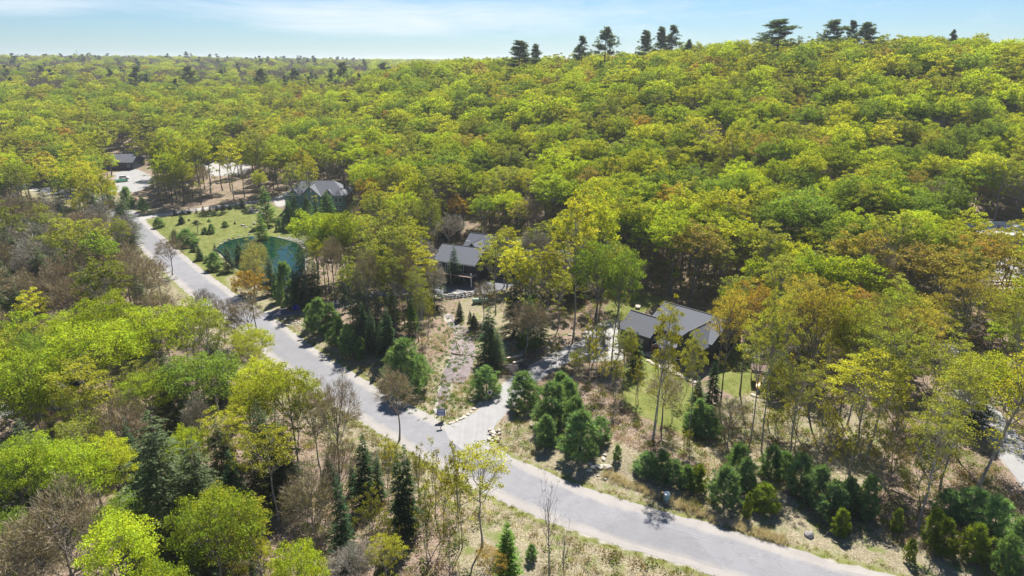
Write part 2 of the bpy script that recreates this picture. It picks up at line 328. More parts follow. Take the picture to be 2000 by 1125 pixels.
def ground_mat():
    m, nt, out = mat('forest_ground'); t = N(nt, 'ShaderNodeTexCoord'); v = t.outputs['Object']
    big = noise(nt, .06, 4, .6, v); mid = noise(nt, .45, 5, .65, v); fine = noise(nt, 4.0, 6, .75, v); vf = noise(nt, 14, 3, .8, v)
    litter = ramp(nt, fine, [(.3, (.055, .038, .028)), (.45, (.17, .125, .095)), (.58, (.31, .235, .18)), (.74, (.50, .42, .34))])
    moss = ramp(nt, fine, [(.3, (.05, .06, .018)), (.7, (.17, .18, .06))])
    mm = N(nt, 'ShaderNodeMapRange'); mm.inputs[1].default_value = .5; mm.inputs[2].default_value = .66; Lk(nt, mid, mm.inputs[0])
    c = mixc(nt, mm.outputs[0], litter, moss)
    at_ = N(nt, 'ShaderNodeAttribute', attribute_name='zone'); sp_ = N(nt, 'ShaderNodeSeparateColor'); Lk(nt, at_.outputs['Color'], sp_.inputs[0])
    def wob(o, lo=.35, hi=.65):
        a = N(nt, 'ShaderNodeMath', operation='MULTIPLY_ADD', i_1=.5, i_2=0); Lk(nt, mid, a.inputs[0])
        b = N(nt, 'ShaderNodeMath', operation='ADD'); Lk(nt, a.outputs[0], b.inputs[0]); Lk(nt, o, b.inputs[1])
        s = N(nt, 'ShaderNodeMath', operation='SUBTRACT', i_1=.25); Lk(nt, b.outputs[0], s.inputs[0])
        r = N(nt, 'ShaderNodeMapRange'); r.inputs[1].default_value = lo; r.inputs[2].default_value = hi; Lk(nt, s.outputs[0], r.inputs[0]); return r.outputs[0]
    dry = ramp(nt, fine, [(.3, (.08, .068, .04)), (.47, (.22, .19, .125)), (.6, (.34, .295, .205)), (.75, (.50, .45, .34))])
    dry = mixc(nt, mm.outputs[0], dry, (.15, .17, .055))
    c = mixc(nt, wob(sp_.outputs[2]), c, dry)
    lawn = ramp(nt, mid, [(.3, (.085, .125, .022)), (.5, (.15, .175, .045)), (.7, (.23, .225, .085))])
    lawn = mixc(nt, .35, lawn, ramp(nt, vf, [(.3, (.06, .08, .015)), (.7, (.24, .24, .08))]))
    c = mixc(nt, wob(sp_.outputs[0]), c, lawn)
    grav = ramp(nt, vf, [(.25, (.20, .18, .16)), (.5, (.36, .335, .30)), (.75, (.52, .50, .46))])
    c = mixc(nt, wob(sp_.outputs[1]), c, grav)
    b = N(nt, 'ShaderNodeBsdfPrincipled', i_Roughness=.95); b.inputs['Specular IOR Level'].default_value = .1; Lk(nt, c, b.inputs['Base Color'])
    bn = N(nt, 'ShaderNodeBump', i_Strength=.8, i_Distance=.12); Lk(nt, fine, bn.inputs['Height']); Lk(nt, bn.outputs[0], b.inputs['Normal'])
    Lk(nt, b.outputs[0], out.inputs[0]); return m
def asphalt_mat(name, base, cracks=False):
    m, nt, out = mat(name); t = N(nt, 'ShaderNodeTexCoord'); v = t.outputs['Object']; uv = N(nt, 'ShaderNodeUVMap')
    q = N(nt, 'ShaderNodeMapping'); q.inputs['Scale'].default_value = (8, .05, 1); Lk(nt, uv.outputs[0], q.inputs[0])
    st = noise(nt, 1.0, 4, .6, q.outputs[0]); f = noise(nt, 9, 5, .8, v); b_ = noise(nt, .35, 4, .6, v)
    c = ramp(nt, st, [(.3, tuple(x * .76 for x in base)), (.7, tuple(x * 1.22 for x in base))])
    c = mixc(nt, .5, c, ramp(nt, f, [(.3, tuple(x * .7 for x in base)), (.7, tuple(x * 1.3 for x in base))]))
    c = mixc(nt, .3, c, ramp(nt, b_, [(.35, tuple(x * .75 for x in base)), (.65, tuple(x * 1.25 for x in base))]))
    if cracks:
        vo = N(nt, 'ShaderNodeTexVoronoi', feature='DISTANCE_TO_EDGE', i_Scale=.22); dv = N(nt, 'ShaderNodeMix', data_type='RGBA', i_0=.12); nz = N(nt, 'ShaderNodeTexNoise', i_Scale=.8, i_Detail=6.0); Lk(nt, v, nz.inputs['Vector'])
        Lk(nt, v, dv.inputs[6]); Lk(nt, nz.outputs[1], dv.inputs[7]); wv = N(nt, 'ShaderNodeVectorMath', operation='MULTIPLY_ADD'); Lk(nt, nz.outputs[1], wv.inputs[0]); wv.inputs[1].default_value = (4, 4, 0); Lk(nt, v, wv.inputs[2]); Lk(nt, wv.outputs[0], vo.inputs['Vector'])
        cr = N(nt, 'ShaderNodeMapRange'); cr.inputs[1].default_value = .004; cr.inputs[2].default_value = .014; cr.inputs[3].default_value = .28; cr.inputs[4].default_value = 0; Lk(nt, vo.outputs['Distance'], cr.inputs[0]); c = mixc(nt, cr.outputs[0], c, tuple(x * .35 for x in base))
        sx = N(nt, 'ShaderNodeSeparateXYZ'); Lk(nt, uv.outputs[0], sx.inputs[0]); ab = N(nt, 'ShaderNodeMath', operation='ABSOLUTE'); Lk(nt, sx.outputs[0], ab.inputs[0])
        ed = N(nt, 'ShaderNodeMath', operation='MULTIPLY_ADD', i_1=1.3); Lk(nt, b_, ed.inputs[0]); Lk(nt, ab.outputs[0], ed.inputs[2]); er = N(nt, 'ShaderNodeMapRange'); er.inputs[1].default_value = 3.0; er.inputs[2].default_value = 3.75; er.inputs[4].default_value = .75; Lk(nt, ed.outputs[0], er.inputs[0])
        c = mixc(nt, er.outputs[0], c, ramp(nt, f, [(.3, (.20, .185, .17)), (.7, (.40, .375, .345))]))          # grit washed in from the shoulders
        pt = N(nt, 'ShaderNodeTexVoronoi', i_Scale=.05); Lk(nt, v, pt.inputs['Vector']); pr_ = N(nt, 'ShaderNodeSeparateColor'); Lk(nt, pt.outputs['Color'], pr_.inputs[0]); pm = N(nt, 'ShaderNodeMapRange'); pm.inputs[1].default_value = .7; pm.inputs[2].default_value = .72; pm.inputs[4].default_value = .22; Lk(nt, pr_.outputs[0], pm.inputs[0]); c = mixc(nt, pm.outputs[0], c, tuple(x * .62 for x in base))
    b = N(nt, 'ShaderNodeBsdfPrincipled', i_Roughness=.82); b.inputs['Specular IOR Level'].default_value = .3; Lk(nt, c, b.inputs['Base Color'])
    bn = N(nt, 'ShaderNodeBump', i_Strength=.6, i_Distance=.015); Lk(nt, f, bn.inputs['Height']); Lk(nt, bn.outputs[0], b.inputs['Normal'])
    Lk(nt, b.outputs[0], out.inputs[0]); return m
GROUND = ground_mat()
ASPH = asphalt_mat('old_asphalt', (.20, .20, .212), cracks=True); ASPH_D = asphalt_mat('newer_asphalt', (.12, .125, .145))
GRAVEL = asphalt_mat('crushed_gravel', (.27, .265, .265)); SHOULDER = asphalt_mat('gravel_shoulder', (.28, .262, .245))
GRAV_L = asphalt_mat('pale_gravel', (.31, .30, .285))
ROOF = plain('roof_shingles', (.095, .105, .13), .85, 5, .22, bump=.3, bscale=14, stretch=(1, 1, 4))
ROOF_L = plain('roof_shingles_weathered', (.098, .106, .130), .8, 4, .2, bump=.3, bscale=14)
SIDE_BLK = plain('black_siding', (.016, .018, .024), .55, 4, .3, stretch=(.5, .5, 8)); SIDE_TEAL = plain('teal_siding', (.15, .26, .28), .6, 4, .15, stretch=(.5, .5, 10))
SIDE_OLV = plain('olive_siding', (.12, .12, .085), .7, 4, .2, stretch=(.5, .5, 10)); SIDE_NAVY = plain('navy_siding', (.018, .028, .05), .6, 4, .25)
WHITE = plain('white_trim', (.72, .72, .70), .5, 6, .06); CEDAR = plain('red_cedar', (.20, .075, .04), .6, 5, .3, stretch=(1, 1, .3))
SIDE_GREY = plain('pale_panel', (.42, .44, .45), .5, 3, .1); DARKM = plain('dark_metal', (.03, .03, .033), .4, 6, .2, metal=.5)
STONE = plain('field_stone', (.36, .33, .30), .85, 2.2, .38, bump=.5, bscale=9); STONE_D = plain('grey_stone', (.20, .19, .185), .85, 2.2, .4, bump=.5, bscale=9)
STONE_L = plain('cut_stone', (.50, .45, .37), .85, 1.8, .25, bump=.4, bscale=9)
GREENT = plain('green_plastic', (.035, .16, .075), .4, 3, .15); BLUEP = plain('blue_plastic', (.012, .03, .50), .35, 3, .1)
GREENP = plain('dark_green_plastic', (.01, .05, .03), .4, 3, .1); YELLOWP = plain('yellow_plastic', (.75, .36, .02), .35, 3, .08)
WOODP = plain('pinkish_deck_wood', (.34, .22, .18), .7, 5, .2); LOGM = plain('weathered_log', (.22, .17, .13), .85, 5, .35, stretch=(1, 1, .3))
UTIL = plain('pale_green_box', (.28, .46, .42), .5, 3, .08); BLUES = plain('sign_blue', (.03, .08, .35), .5, 3, .1); BLACKP = plain('black_plastic', (.012, .012, .012), .35, 3, .1)
CARW = plain('white_car_paint', (.72, .73, .74), .25, 3, .03); CARG = plain('green_cover', (.03, .22, .13), .5, 3, .15); CARD = plain('dark_car_paint', (.02, .022, .026), .22, 3, .03)
RUBBER = plain('rubber', (.012, .012, .012), .8, 5, .2); SOIL = plain('dark_soil', (.055, .047, .045), .95, 3, .4, bump=.6, bscale=8)
CONC = plain('bare_concrete', (.38, .36, .33), .85, 3, .15)
def glass_mat():
    m, nt, out = mat('window_glass'); b = N(nt, 'ShaderNodeBsdfPrincipled', i_Roughness=.06); b.inputs['Base Color'].default_value = (.02, .028, .035, 1)
    b.inputs['Specular IOR Level'].default_value = .8; Lk(nt, b.outputs[0], out.inputs[0]); return m
GLASS = glass_mat()
def water_mat():
    m, nt, out = mat('pond_water'); t = N(nt, 'ShaderNodeTexCoord')
    b = N(nt, 'ShaderNodeBsdfPrincipled', i_Roughness=.015); b.inputs['Specular IOR Level'].default_value = .3; b.inputs['IOR'].default_value = 1.33
    c = ramp(nt, noise(nt, .12, 3, .5, t.outputs['Object']), [(.3, (.002, .020, .013)), (.7, (.003, .032, .018))]); Lk(nt, c, b.inputs['Base Color'])
    bn = N(nt, 'ShaderNodeBump', i_Strength=.02, i_Distance=.02); q = N(nt, 'ShaderNodeMapping'); q.inputs['Scale'].default_value = (1.2, .5, 1); Lk(nt, t.outputs['Object'], q.inputs[0])
    Lk(nt, noise(nt, 2.2, 3, .6, q.outputs[0]), bn.inputs['Height']); Lk(nt, bn.outputs[0], b.inputs['Normal']); Lk(nt, b.outputs[0], out.inputs[0]); return m
WATER = water_mat()
# ---------------------------------------------------------------- ground, roads, pond
def axis(lo, a, b, hi, fine, g=1.12, mx_=60):
    c = list(np.arange(a, b + .01, fine)); s = fine; x = b
    while x < hi: s = min(s * g, mx_); x += s; c.append(x)
    s = fine; x = a; pre = []
    while x > lo: s = min(s * g, mx_); x -= s; pre.append(x)
    return np.array(pre[::-1] + c)
ax = axis(-9000, -150, 120, 9000, 1.25, 1.10, 260); ay = axis(-1500, 45, 300, 14000, 1.25, 1.07, 300)
XX, YY = np.meshgrid(ax, ay); ZZ = H(XX, YY)
far_ = np.clip((np.maximum(np.abs(XX) - 2800, YY - 3600)) / 2500., 0, 1); ZZ = ZZ * (1 - far_) + 46 * far_
nx, ny = len(ax), len(ay); idx = np.arange(nx * ny).reshape(ny, nx)
Q = np.stack([idx[:-1, :-1], idx[:-1, 1:], idx[1:, 1:], idx[1:, :-1]], -1).reshape(-1, 4)
me = mesh_np('ground', np.stack([XX, YY, ZZ], -1).reshape(-1, 3), Q, smooth=True)
zone = np.zeros((ny * nx, 4), np.float32); zone[:, 3] = 1
fx, fy = XX.ravel(), YY.ravel(); nr = (np.abs(fx) < 330) & (fy > 20) & (fy < 460); x_, y_ = fx[nr], fy[nr]
z_ = np.zeros((nr.sum(), 3))
for P in LAWNS: z_[:, 0] = np.maximum(z_[:, 0], np.clip(.5 - sdist(x_, y_, P) / 3, 0, 1))
dr = dist_line(x_, y_, ROAD); z_[:, 1] = np.clip((4.9 - dr) / .8, 0, 1)
verge = np.clip((6.6 - dr) / 1.2, 0, 1) * .62; z_[:, 0] = np.maximum(z_[:, 0], verge)
for L, w in LINES[1:]: z_[:, 1] = np.maximum(z_[:, 1], np.clip((w + .35 - dist_line(x_, y_, L)) / .8, 0, 1))
for P in FLAT[:6]: z_[:, 1] = np.maximum(z_[:, 1], np.clip(.6 - sdist(x_, y_, P) / 1, 0, 1))
z_[:, 1] = np.maximum(z_[:, 1], np.clip(1.15 - np.abs(sdist(x_, y_, POND) - .4) / 1.2, 0, 1) * .8)
z_[:, 1] = np.maximum(z_[:, 1], np.clip(1.2 - dist_line(x_, y_, STREAM) / 1.8, 0, 1) * .85)
MEADOW = [P2([(980,850),(1010,800),(1220,890),(1500,960),(1720,1040),(1990,1125),(1990,1200),(1700,1150),(1400,1060),(1100,960),(990,900)]),
          P2([(840,800),(850,720),(900,690),(960,720),(990,740),(940,800),(900,830)]), P2([(900,590),(960,560),(1060,600),(1080,650),(1000,700),(930,690)]),
          P2([(900,960),(1000,985),(1200,1060),(1500,1160),(1300,1260),(900,1260)]), P2([(1300,800),(1500,760),(1720,820),(1720,960),(1500,940),(1300,880)])]
for P in MEADOW: z_[:, 2] = np.maximum(z_[:, 2], np.clip(.7 - sdist(x_, y_, P) / 4, 0, 1))
z_[:, 2] = np.maximum(z_[:, 2], np.clip((14 - dr) / 4, 0, 1) * .8)
zone[nr, :3] = z_
ca = me.color_attributes.new('zone', 'FLOAT_COLOR', 'POINT'); ca.data.foreach_set('color', zone.ravel())
me.materials.append(GROUND); tag(obj('ground', me), kind='structure')

def strip(name, L, w, mtl, lift, jit=.0, seed=0, taper=0):
    L = np.array(L); seg = np.hypot(*(L[1:] - L[:-1]).T); s = np.concatenate([[0], np.cumsum(seg)]); n = int(s[-1] / 1.5) + 2
    t = np.linspace(0, s[-1], n); C = np.stack([np.interp(t, s, L[:, 0]), np.interp(t, s, L[:, 1])], 1)
    T = np.gradient(C, axis=0); T /= np.hypot(T[:, 0], T[:, 1])[:, None]; Nn = np.stack([-T[:, 1], T[:, 0]], 1)
    k = 7; V = []; uv = []
    r = np.random.default_rng(seed); ja = (vnoise(t, t * 0, 2.5, seed) - .5) * 2 * jit; jb = (vnoise(t, t * 0 + 50, 2.5, seed) - .5) * 2 * jit
    for j in range(k):
        f = j / (k - 1) * 2 - 1; off = f * w + (ja if j == 0 else jb if j == k - 1 else 0)
        p = C + Nn * np.reshape(off, (-1, 1)) if np.ndim(off) else C + Nn * off
        z = H(p[:, 0], p[:, 1]) + lift - (.03 if j in (0, k - 1) else 0); V.append(np.column_stack([p, z])); uv.append(np.column_stack([np.full(n, f * w), t]))
    V = np.stack(V, 1); uv = np.stack(uv, 1); I = np.arange(n * k).reshape(n, k)
    q = np.stack([I[:-1, :-1], I[:-1, 1:], I[1:, 1:], I[1:, :-1]], -1).reshape(-1, 4)[:, ::-1]
    me = mesh_np(name, V.reshape(-1, 3), q, smooth=True); u = me.uv_layers.new(name='UVMap'); u.data.foreach_set('uv', uv.reshape(-1, 2)[q.ravel()].astype(np.float32).ravel())
    me.materials.append(mtl); return tag(obj(name, me), kind='structure')
def patch(name, P, mtl, lift):
    P = smooth_line(np.vstack([P, P[:1]]), 5)[:-1]; c = P.mean(0); V = []; rings = 7
    for k in range(rings):
        f = k / (rings - 1); f = max(f, .02); V.append(c + (P - c) * f)
    V = np.stack(V); z = H(V[..., 0].ravel(), V[..., 1].ravel()) + lift; n = len(P)
    V3 = np.column_stack([V.reshape(-1, 2), z]); I = np.arange(rings * n).reshape(rings, n); J = np.roll(I, -1, 1)
    q = np.stack([I[:-1], I[1:], J[1:], J[:-1]], -1).reshape(-1, 4)
    me = mesh_np(name, V3, q, smooth=True); u = me.uv_layers.new(name='UVMap'); u.data.foreach_set('uv', (V3[q.ravel(), :2] * .3).astype(np.float32).ravel())
    me.materials.append(mtl); return tag(obj(name, me), kind='structure')
strip('road_shoulder', ROAD, 4.5, SHOULDER, .05, .45, 3)
strip('gravel_driveway', DRIVE, 2.25, GRAVEL, .062, .3, 4)
strip('driveway', DRIVE_A, 2.1, GRAV_L, .06, .2, 5); strip('driveway', DRIVE_N, 2.4, ASPH_D, .058, .1, 6); strip('forest_lane', LANE_R, 2.2, GRAVEL, .07, .2, 7)
strip('driveway', DRIVE_D, 2.4, GRAVEL, .06, .2, 8); strip('driveway', DRIVE_E, 2.6, GRAV_L, .06, .2, 9)
strip('road', ROAD, 3.15, ASPH, .085, .28, 2)
for P, m_ in ((LOT_C, GRAV_L), (LOT_D, GRAVEL), (LOT_D2, GRAV_L), (LOT_B, ASPH_D), (LOT_A, GRAV_L), (LOT_F, GRAVEL)): patch('parking_area', P, m_, .074)
patch('driveway_apron', APRON, GRAVEL, .098)
P = POND; c = P.mean(0); V = np.vstack([c, c + (P - c) * 1.03]); n = len(P); V = np.column_stack([V, np.full(n + 1, -.55)])
me = mesh_np('pond_water', V, tris=[(0, i + 1, (i + 1) % n + 1) for i in range(n)]); me.materials.append(WATER); tag(obj('pond_water', me), kind='structure')
patch('creek_mud', P2([(897,632),(915,645),(927,675),(926,702),(916,732),(900,748),(884,738),(879,702),(885,662)]), plain('creek_mud', (.19, .155, .155), .9, .8, .45, bump=.5, bscale=3), .05)
strip('stream_bed', STREAM, .9, plain('wet_mud', (.15, .125, .125), .85, 1.2, .5), .03, .5, 12)

# ---------------------------------------------------------------- tree prototypes
def unit(v): return v / (np.linalg.norm(v, axis=-1, keepdims=True) + 1e-9)
class TM:
    def __init__(s): s.V = []; s.Q = []; s.n = 0
    def add(s, V, Q): s.V.append(V); s.Q.append(Q + s.n); s.n += len(V)
    def tube(s, P, rad, k):
        P = np.asarray(P, float); m = len(P); T = unit(np.gradient(P, axis=0)); ref = np.where(np.abs(T[:, 2:3]) < .9, [[0, 0, 1.]], [[1., 0, 0]])
        A = unit(np.cross(T, ref)); B = np.cross(T, A); a = np.arange(k) * 2 * np.pi / k
        V = P[:, None] + (A[:, None] * np.cos(a)[None, :, None] + B[:, None] * np.sin(a)[None, :, None]) * np.asarray(rad)[:, None, None]
        I = np.arange(m * k).reshape(m, k); J = np.roll(I, -1, 1)
        s.add(V.reshape(-1, 3), np.stack([I[:-1], J[:-1], J[1:], I[1:]], -1).reshape(-1, 4))
    def diamonds(s, C, U, Vv, a, b):           # U, Vv unit axes, a, b half sizes
        a = np.reshape(a, (-1, 1)) * np.ones((len(C), 1)); b = np.reshape(b, (-1, 1)) * np.ones((len(C), 1))
        V = np.stack([C - U * a, C + Vv * b - U * a * .1, C + U * a, C - Vv * b - U * a * .1], 1).reshape(-1, 3)
        s.add(V, np.arange(len(C) * 4).reshape(-1, 4))
    def mesh(s, name, m):
        me = mesh_np(name, np.vstack(s.V), np.vstack(s.Q)); me.materials.append(m); return me
def bezier(a, b, c, n):
    t = np.linspace(0, 1, n)[:, None]; return a * (1 - t) ** 2 + 2 * b * t * (1 - t) + c * t * t
def rdir(r, n): return unit(r.normal(size=(n, 3)))
def leaves(L, r, C, rc, per, ls, flat=.5, up=.9):
    n = len(C) * per; ctr = np.repeat(C, per, 0); rr = np.repeat(np.broadcast_to(rc, (len(C),)), per)[:, None]
    d = rdir(r, n); rad = r.random((n, 1)) ** .45; p = ctr + d * rad * rr * np.array([1, 1, flat])
    p[:, 2] -= .25 * ((p[:, :2] - ctr[:, :2]) ** 2).sum(1) / (rr[:, 0] + .01)
    nm = unit(rdir(r, n) + np.array([0, 0, up])); u = unit(np.cross(nm, rdir(r, n))); v = np.cross(nm, u)
    s_ = ls * (.6 + .8 * r.random(n)); L.diamonds(p, u, v, s_ * .5, s_ * .36)
def broadleaf(seed, Ht=20, cr=4.6, ch=4.6, bole=.42, ncl=80, per=110, ls=.22, flat=.55, low=8, r0=.19, stems=1, twigs=0, tl=1.0, up=.9, prim=7, k3=3, cs=.22, tww=1):
    r = np.random.default_rng(seed); T = TM(); L = TM(); tw = TM()
    for st in range(stems):
        ca = r.random() * 6.28; lean = r.normal(size=2) * (.5 if stems == 1 else 1.6); off = np.array([math.cos(ca), math.sin(ca)]) * (.25 if stems > 1 else 0)
        H_ = Ht * (1 if st == 0 else r.uniform(.75, .98)); n = 9; t = np.linspace(0, 1, n); topz = H_ - ch * .55
        wob = np.cumsum(r.normal(size=(n, 2)) * .11, 0); tr = np.column_stack([off[0] + lean[0] * t ** 1.5 * H_ / 20 + wob[:, 0], off[1] + lean[1] * t ** 1.5 * H_ / 20 + wob[:, 1], t * topz - .25])
        tr[0, :2] = off; rb = r0 * (1 if st == 0 else .75); T.tube(tr, rb * (1 - .72 * t) * (1 + .45 * np.exp(-t * 18)), 6)
        ctr = np.array([tr[-1, 0], tr[-1, 1], H_ - ch]); nc = ncl // stems; pts = []
        rad = np.array([cr, cr, ch]) * (1 if stems == 1 else .72); lob = r.random(5) * 6.28
        for i in range(nc):
            best = None; bd = -1
            for _ in range(7):
                d = unit(r.normal(size=3)); 
                if d[2] < -.45: d[2] = -d[2] * .5
                a = math.atan2(d[1], d[0]); q = ctr + d * rad * (r.uniform(.45, 1) ** .6) * (1 + .16 * math.sin(2 * a + lob[0]) + .10 * math.sin(5 * a + lob[1]))
                q[2] = ctr[2] + (q[2] - ctr[2]) * (1 if q[2] > ctr[2] else .9)
                dd = min([np.sum((q - p) ** 2) for p in pts[-60:]], default=1e9)
                if dd > bd: bd = dd; best = q
            pts.append(best)
        pts = np.array(pts); K = min(prim, nc); cen = pts[r.choice(nc, K, replace=False)]
        for _ in range(4):
            lab = ((pts[:, None] - cen[None]) ** 2).sum(-1).argmin(1)
            for k in range(K):
                if (lab == k).any(): cen[k] = pts[lab == k].mean(0)
        for k in range(K):
            P = pts[lab == k]
            if not len(P): continue
            c = cen[k]; f = np.clip(bole + (1 - bole) * .75 * (c[2] - (H_ - 2 * ch)) / (2 * ch) * r.uniform(.6, 1), bole, .97); ai = f * topz * .97
            a = np.array([np.interp(ai, tr[:, 2], tr[:, 0]), np.interp(ai, tr[:, 2], tr[:, 1]), ai]); e = a + (c - a) * .78
            mid = a + (e - a) * .5 + np.array([(e - a)[0] * .12, (e - a)[1] * .12, -.10 * np.linalg.norm(e - a)]); B = bezier(a, mid, e, 6)
            B[1:-1] += r.normal(size=(4, 3)) * .1; T.tube(B, np.linspace(rb * .5, rb * .2, 6), 4)
            for p in P:
                s_ = B[r.integers(2, 6)]; m2 = s_ + (p - s_) * .5 + r.normal(size=3) * .18 + np.array([0, 0, -.06 * np.linalg.norm(p - s_)])
                T.tube(bezier(s_, m2, p, 4), np.linspace(rb * .2, .018, 4), k3)
        rc = np.full(nc, cr * cs) * r.uniform(.7, 1.3, nc)
        if per: leaves(L, r, pts, rc, per, ls, flat, up)
        if low and per:
            zl = r.uniform(.3, .75, low) * topz; al = r.random(low) * 6.28; dl = r.uniform(.8, 2.4, low)
            bx = np.interp(zl, tr[:, 2], tr[:, 0]); by = np.interp(zl, tr[:, 2], tr[:, 1]); PL = np.column_stack([bx + np.cos(al) * dl, by + np.sin(al) * dl, zl + .3])
            for i in range(low): T.tube(np.array([[bx[i], by[i], zl[i] - .2], PL[i]]), [.035, .015], 3)
            leaves(L, r, PL, np.full(low, .8), max(6, per // 3), ls, .5, up)
        if twigs:
            n = nc * twigs; c_ = np.repeat(pts, twigs, 0); out = unit(c_ - ctr + np.array([0, 0, cr * .4])); d = unit(out * 1.0 + rdir(r, n) * 1.0 + np.array([0, 0, .35]))
            s0 = c_ + rdir(r, n) * (r.random((n, 1)) * cr * .24); ln = tl * r.uniform(.5, 1.3, n); side = unit(np.cross(d, rdir(r, n)))
            tw.diamonds(s0 + d * ln[:, None] * .5, d, side, ln * .5, (.016 + .012 * r.random(n)) * tww)
    return T, L, tw
def conifer(seed, Ht=16, Rr=2.6, wh=26, br=8, spr=7, sl=.55, sw=.16, droop=.25, pw=.85, z0=.06, up=0., jit=.2, r0=None):
    r = np.random.default_rng(seed); T = TM(); L = TM(); r0 = r0 or Ht * .010 + .03; n = 6
    T.tube(np.column_stack([r.normal(size=n) * .04, r.normal(size=n) * .04, np.linspace(-.25, Ht * .99, n)]), np.linspace(r0, .012, n), 5)
    C = []; U = []; Vv = []; A = []; Bb = []
    for i in range(wh):
        f = z0 + (1 - z0) * (i / (wh - 1)) ** .95; z = f * Ht; R_ = Rr * (1 - f) ** pw + .12
        if f < z0 + .1: R_ *= .7 + 3 * (f - z0)
        for b in range(br if f < .85 else max(4, br // 2)):
            a = r.random() * 6.28; Lb = R_ * r.uniform(1 - jit * 1.6, 1 + jit); d = np.array([math.cos(a), math.sin(a), 0]); s_ = np.array([-d[1], d[0], 0]); dz = r.uniform(-.15, .15)
            m = max(2, int(spr * (Lb / Rr) + 2)); t = (np.arange(m) + r.random(m)) / m * .85 + .2
            zz = z + dz + up * Lb * t - droop * Lb * t * t
            for sg in (-1, 1):
                p = d * (Lb * t)[:, None]; p[:, 2] = zz; q = unit(d * .8 + s_ * sg * .75 + np.array([0, 0, -droop * .6 + up * .5]) + r.normal(size=(m, 3)) * .15)
                l_ = sl * (1.15 - .4 * t) * r.uniform(.7, 1.3, m) * (.45 + .55 * Lb / Rr); C.append(p + q * (l_ * .45)[:, None]); U.append(q); Vv.append(unit(np.cross(q, unit(np.array([0, 0, 1.]) + r.normal(size=(m, 3)) * .35)))); A.append(l_ * .5); Bb.append(np.full(m, sw * .5) * (.6 + .4 * Lb / Rr))
            if b % 3 == 0: T.tube(np.array([[0, 0, z], [d[0] * Lb * .8, d[1] * Lb * .8, z + up * Lb * .8 - droop * Lb * .64]]), [.025, .008], 3)
    L.diamonds(np.vstack(C), np.vstack(U), np.vstack(Vv), np.concatenate(A), np.concatenate(Bb)); return T, L, TM()
def tufts(L, r, C, per, ln, w, up=.6):
    n = len(C) * per; c = np.repeat(C, per, 0); d = unit(rdir(r, n) + np.array([0, 0, up])); l_ = ln * r.uniform(.6, 1.2, n)
    L.diamonds(c + d * (l_ * .5)[:, None], d, unit(np.cross(d, rdir(r, n))), l_ * .5, np.full(n, w * .5))
def bigpine(seed, Ht=27, Rr=4.5, nb=34, per=16, ln=.75, w=.17, z0=.38, cl=7):
    r = np.random.default_rng(seed); T = TM(); L = TM(); n = 8
    ax_ = np.column_stack([np.cumsum(r.normal(size=n) * .12), np.cumsum(r.normal(size=n) * .12), np.linspace(-.3, Ht * .97, n)]); T.tube(ax_, np.linspace(.30, .05, n), 6); C = []
    for i in range(nb):
        f = z0 + (1 - z0) * r.random() ** .85; z = f * Ht; a = r.random() * 6.28
        R_ = Rr * min(1, (1 - f) * 2.2 + .14) * r.uniform(.45, 1.15); d = np.array([math.cos(a), math.sin(a), 0]); x0 = np.interp(z, ax_[:, 2], ax_[:, 0]); y0 = np.interp(z, ax_[:, 2], ax_[:, 1])
        e = np.array([x0, y0, z]) + d * R_ + np.array([0, 0, R_ * r.uniform(.12, .5)]); m = np.array([x0, y0, z]) + d * R_ * .6; B = bezier(np.array([x0, y0, z]), m, e, 5); T.tube(B, np.linspace(.08, .03, 5), 3)
        for k in range(cl):
            t = r.uniform(.4, 1.05); b_ = B[0] + (B[-1] - B[0]) * t; C.append(b_ + r.normal(size=3) * np.array([.55, .55, .28]) * (.6 + .4 * R_ / Rr) + np.array([0, 0, .15]))
    C.append(np.array([ax_[-1, 0], ax_[-1, 1], Ht * .97])); tufts(L, r, np.array(C), per, ln, w, .55); return T, L, TM()
def bushpine(seed, Ht=6, Rr=2.5, n=300, per=13, ln=.42, w=.10):
    r = np.random.default_rng(seed); T = TM(); L = TM(); T.tube(np.array([[0, 0, -.2], [.05, 0, Ht * .5], [0, .03, Ht * .95]]), [.11, .07, .02], 5); C = []
    for i in range(n):
        f = r.random() ** 1.15 * .93 + .05; prof = (1 - f) ** .52 * min(1, .55 + 2.2 * f); a = r.random() * 6.28
        lobe = 1 + .20 * math.sin(3 * a + seed + f * 9) + .16 * math.sin(5 * a + f * 22); rr = Rr * prof * lobe * r.uniform(.35, 1.08) ** .6
        p = np.array([math.cos(a) * rr, math.sin(a) * rr, f * Ht]); C.append(p)
        if i % 5 == 0: T.tube(np.array([[0, 0, max(.1, f * Ht - rr * .45)], p]), [.03, .01], 3)
    C.append([0, 0, Ht * .97]); tufts(L, r, np.array(C), per, ln, w, .75); return T, L, TM()

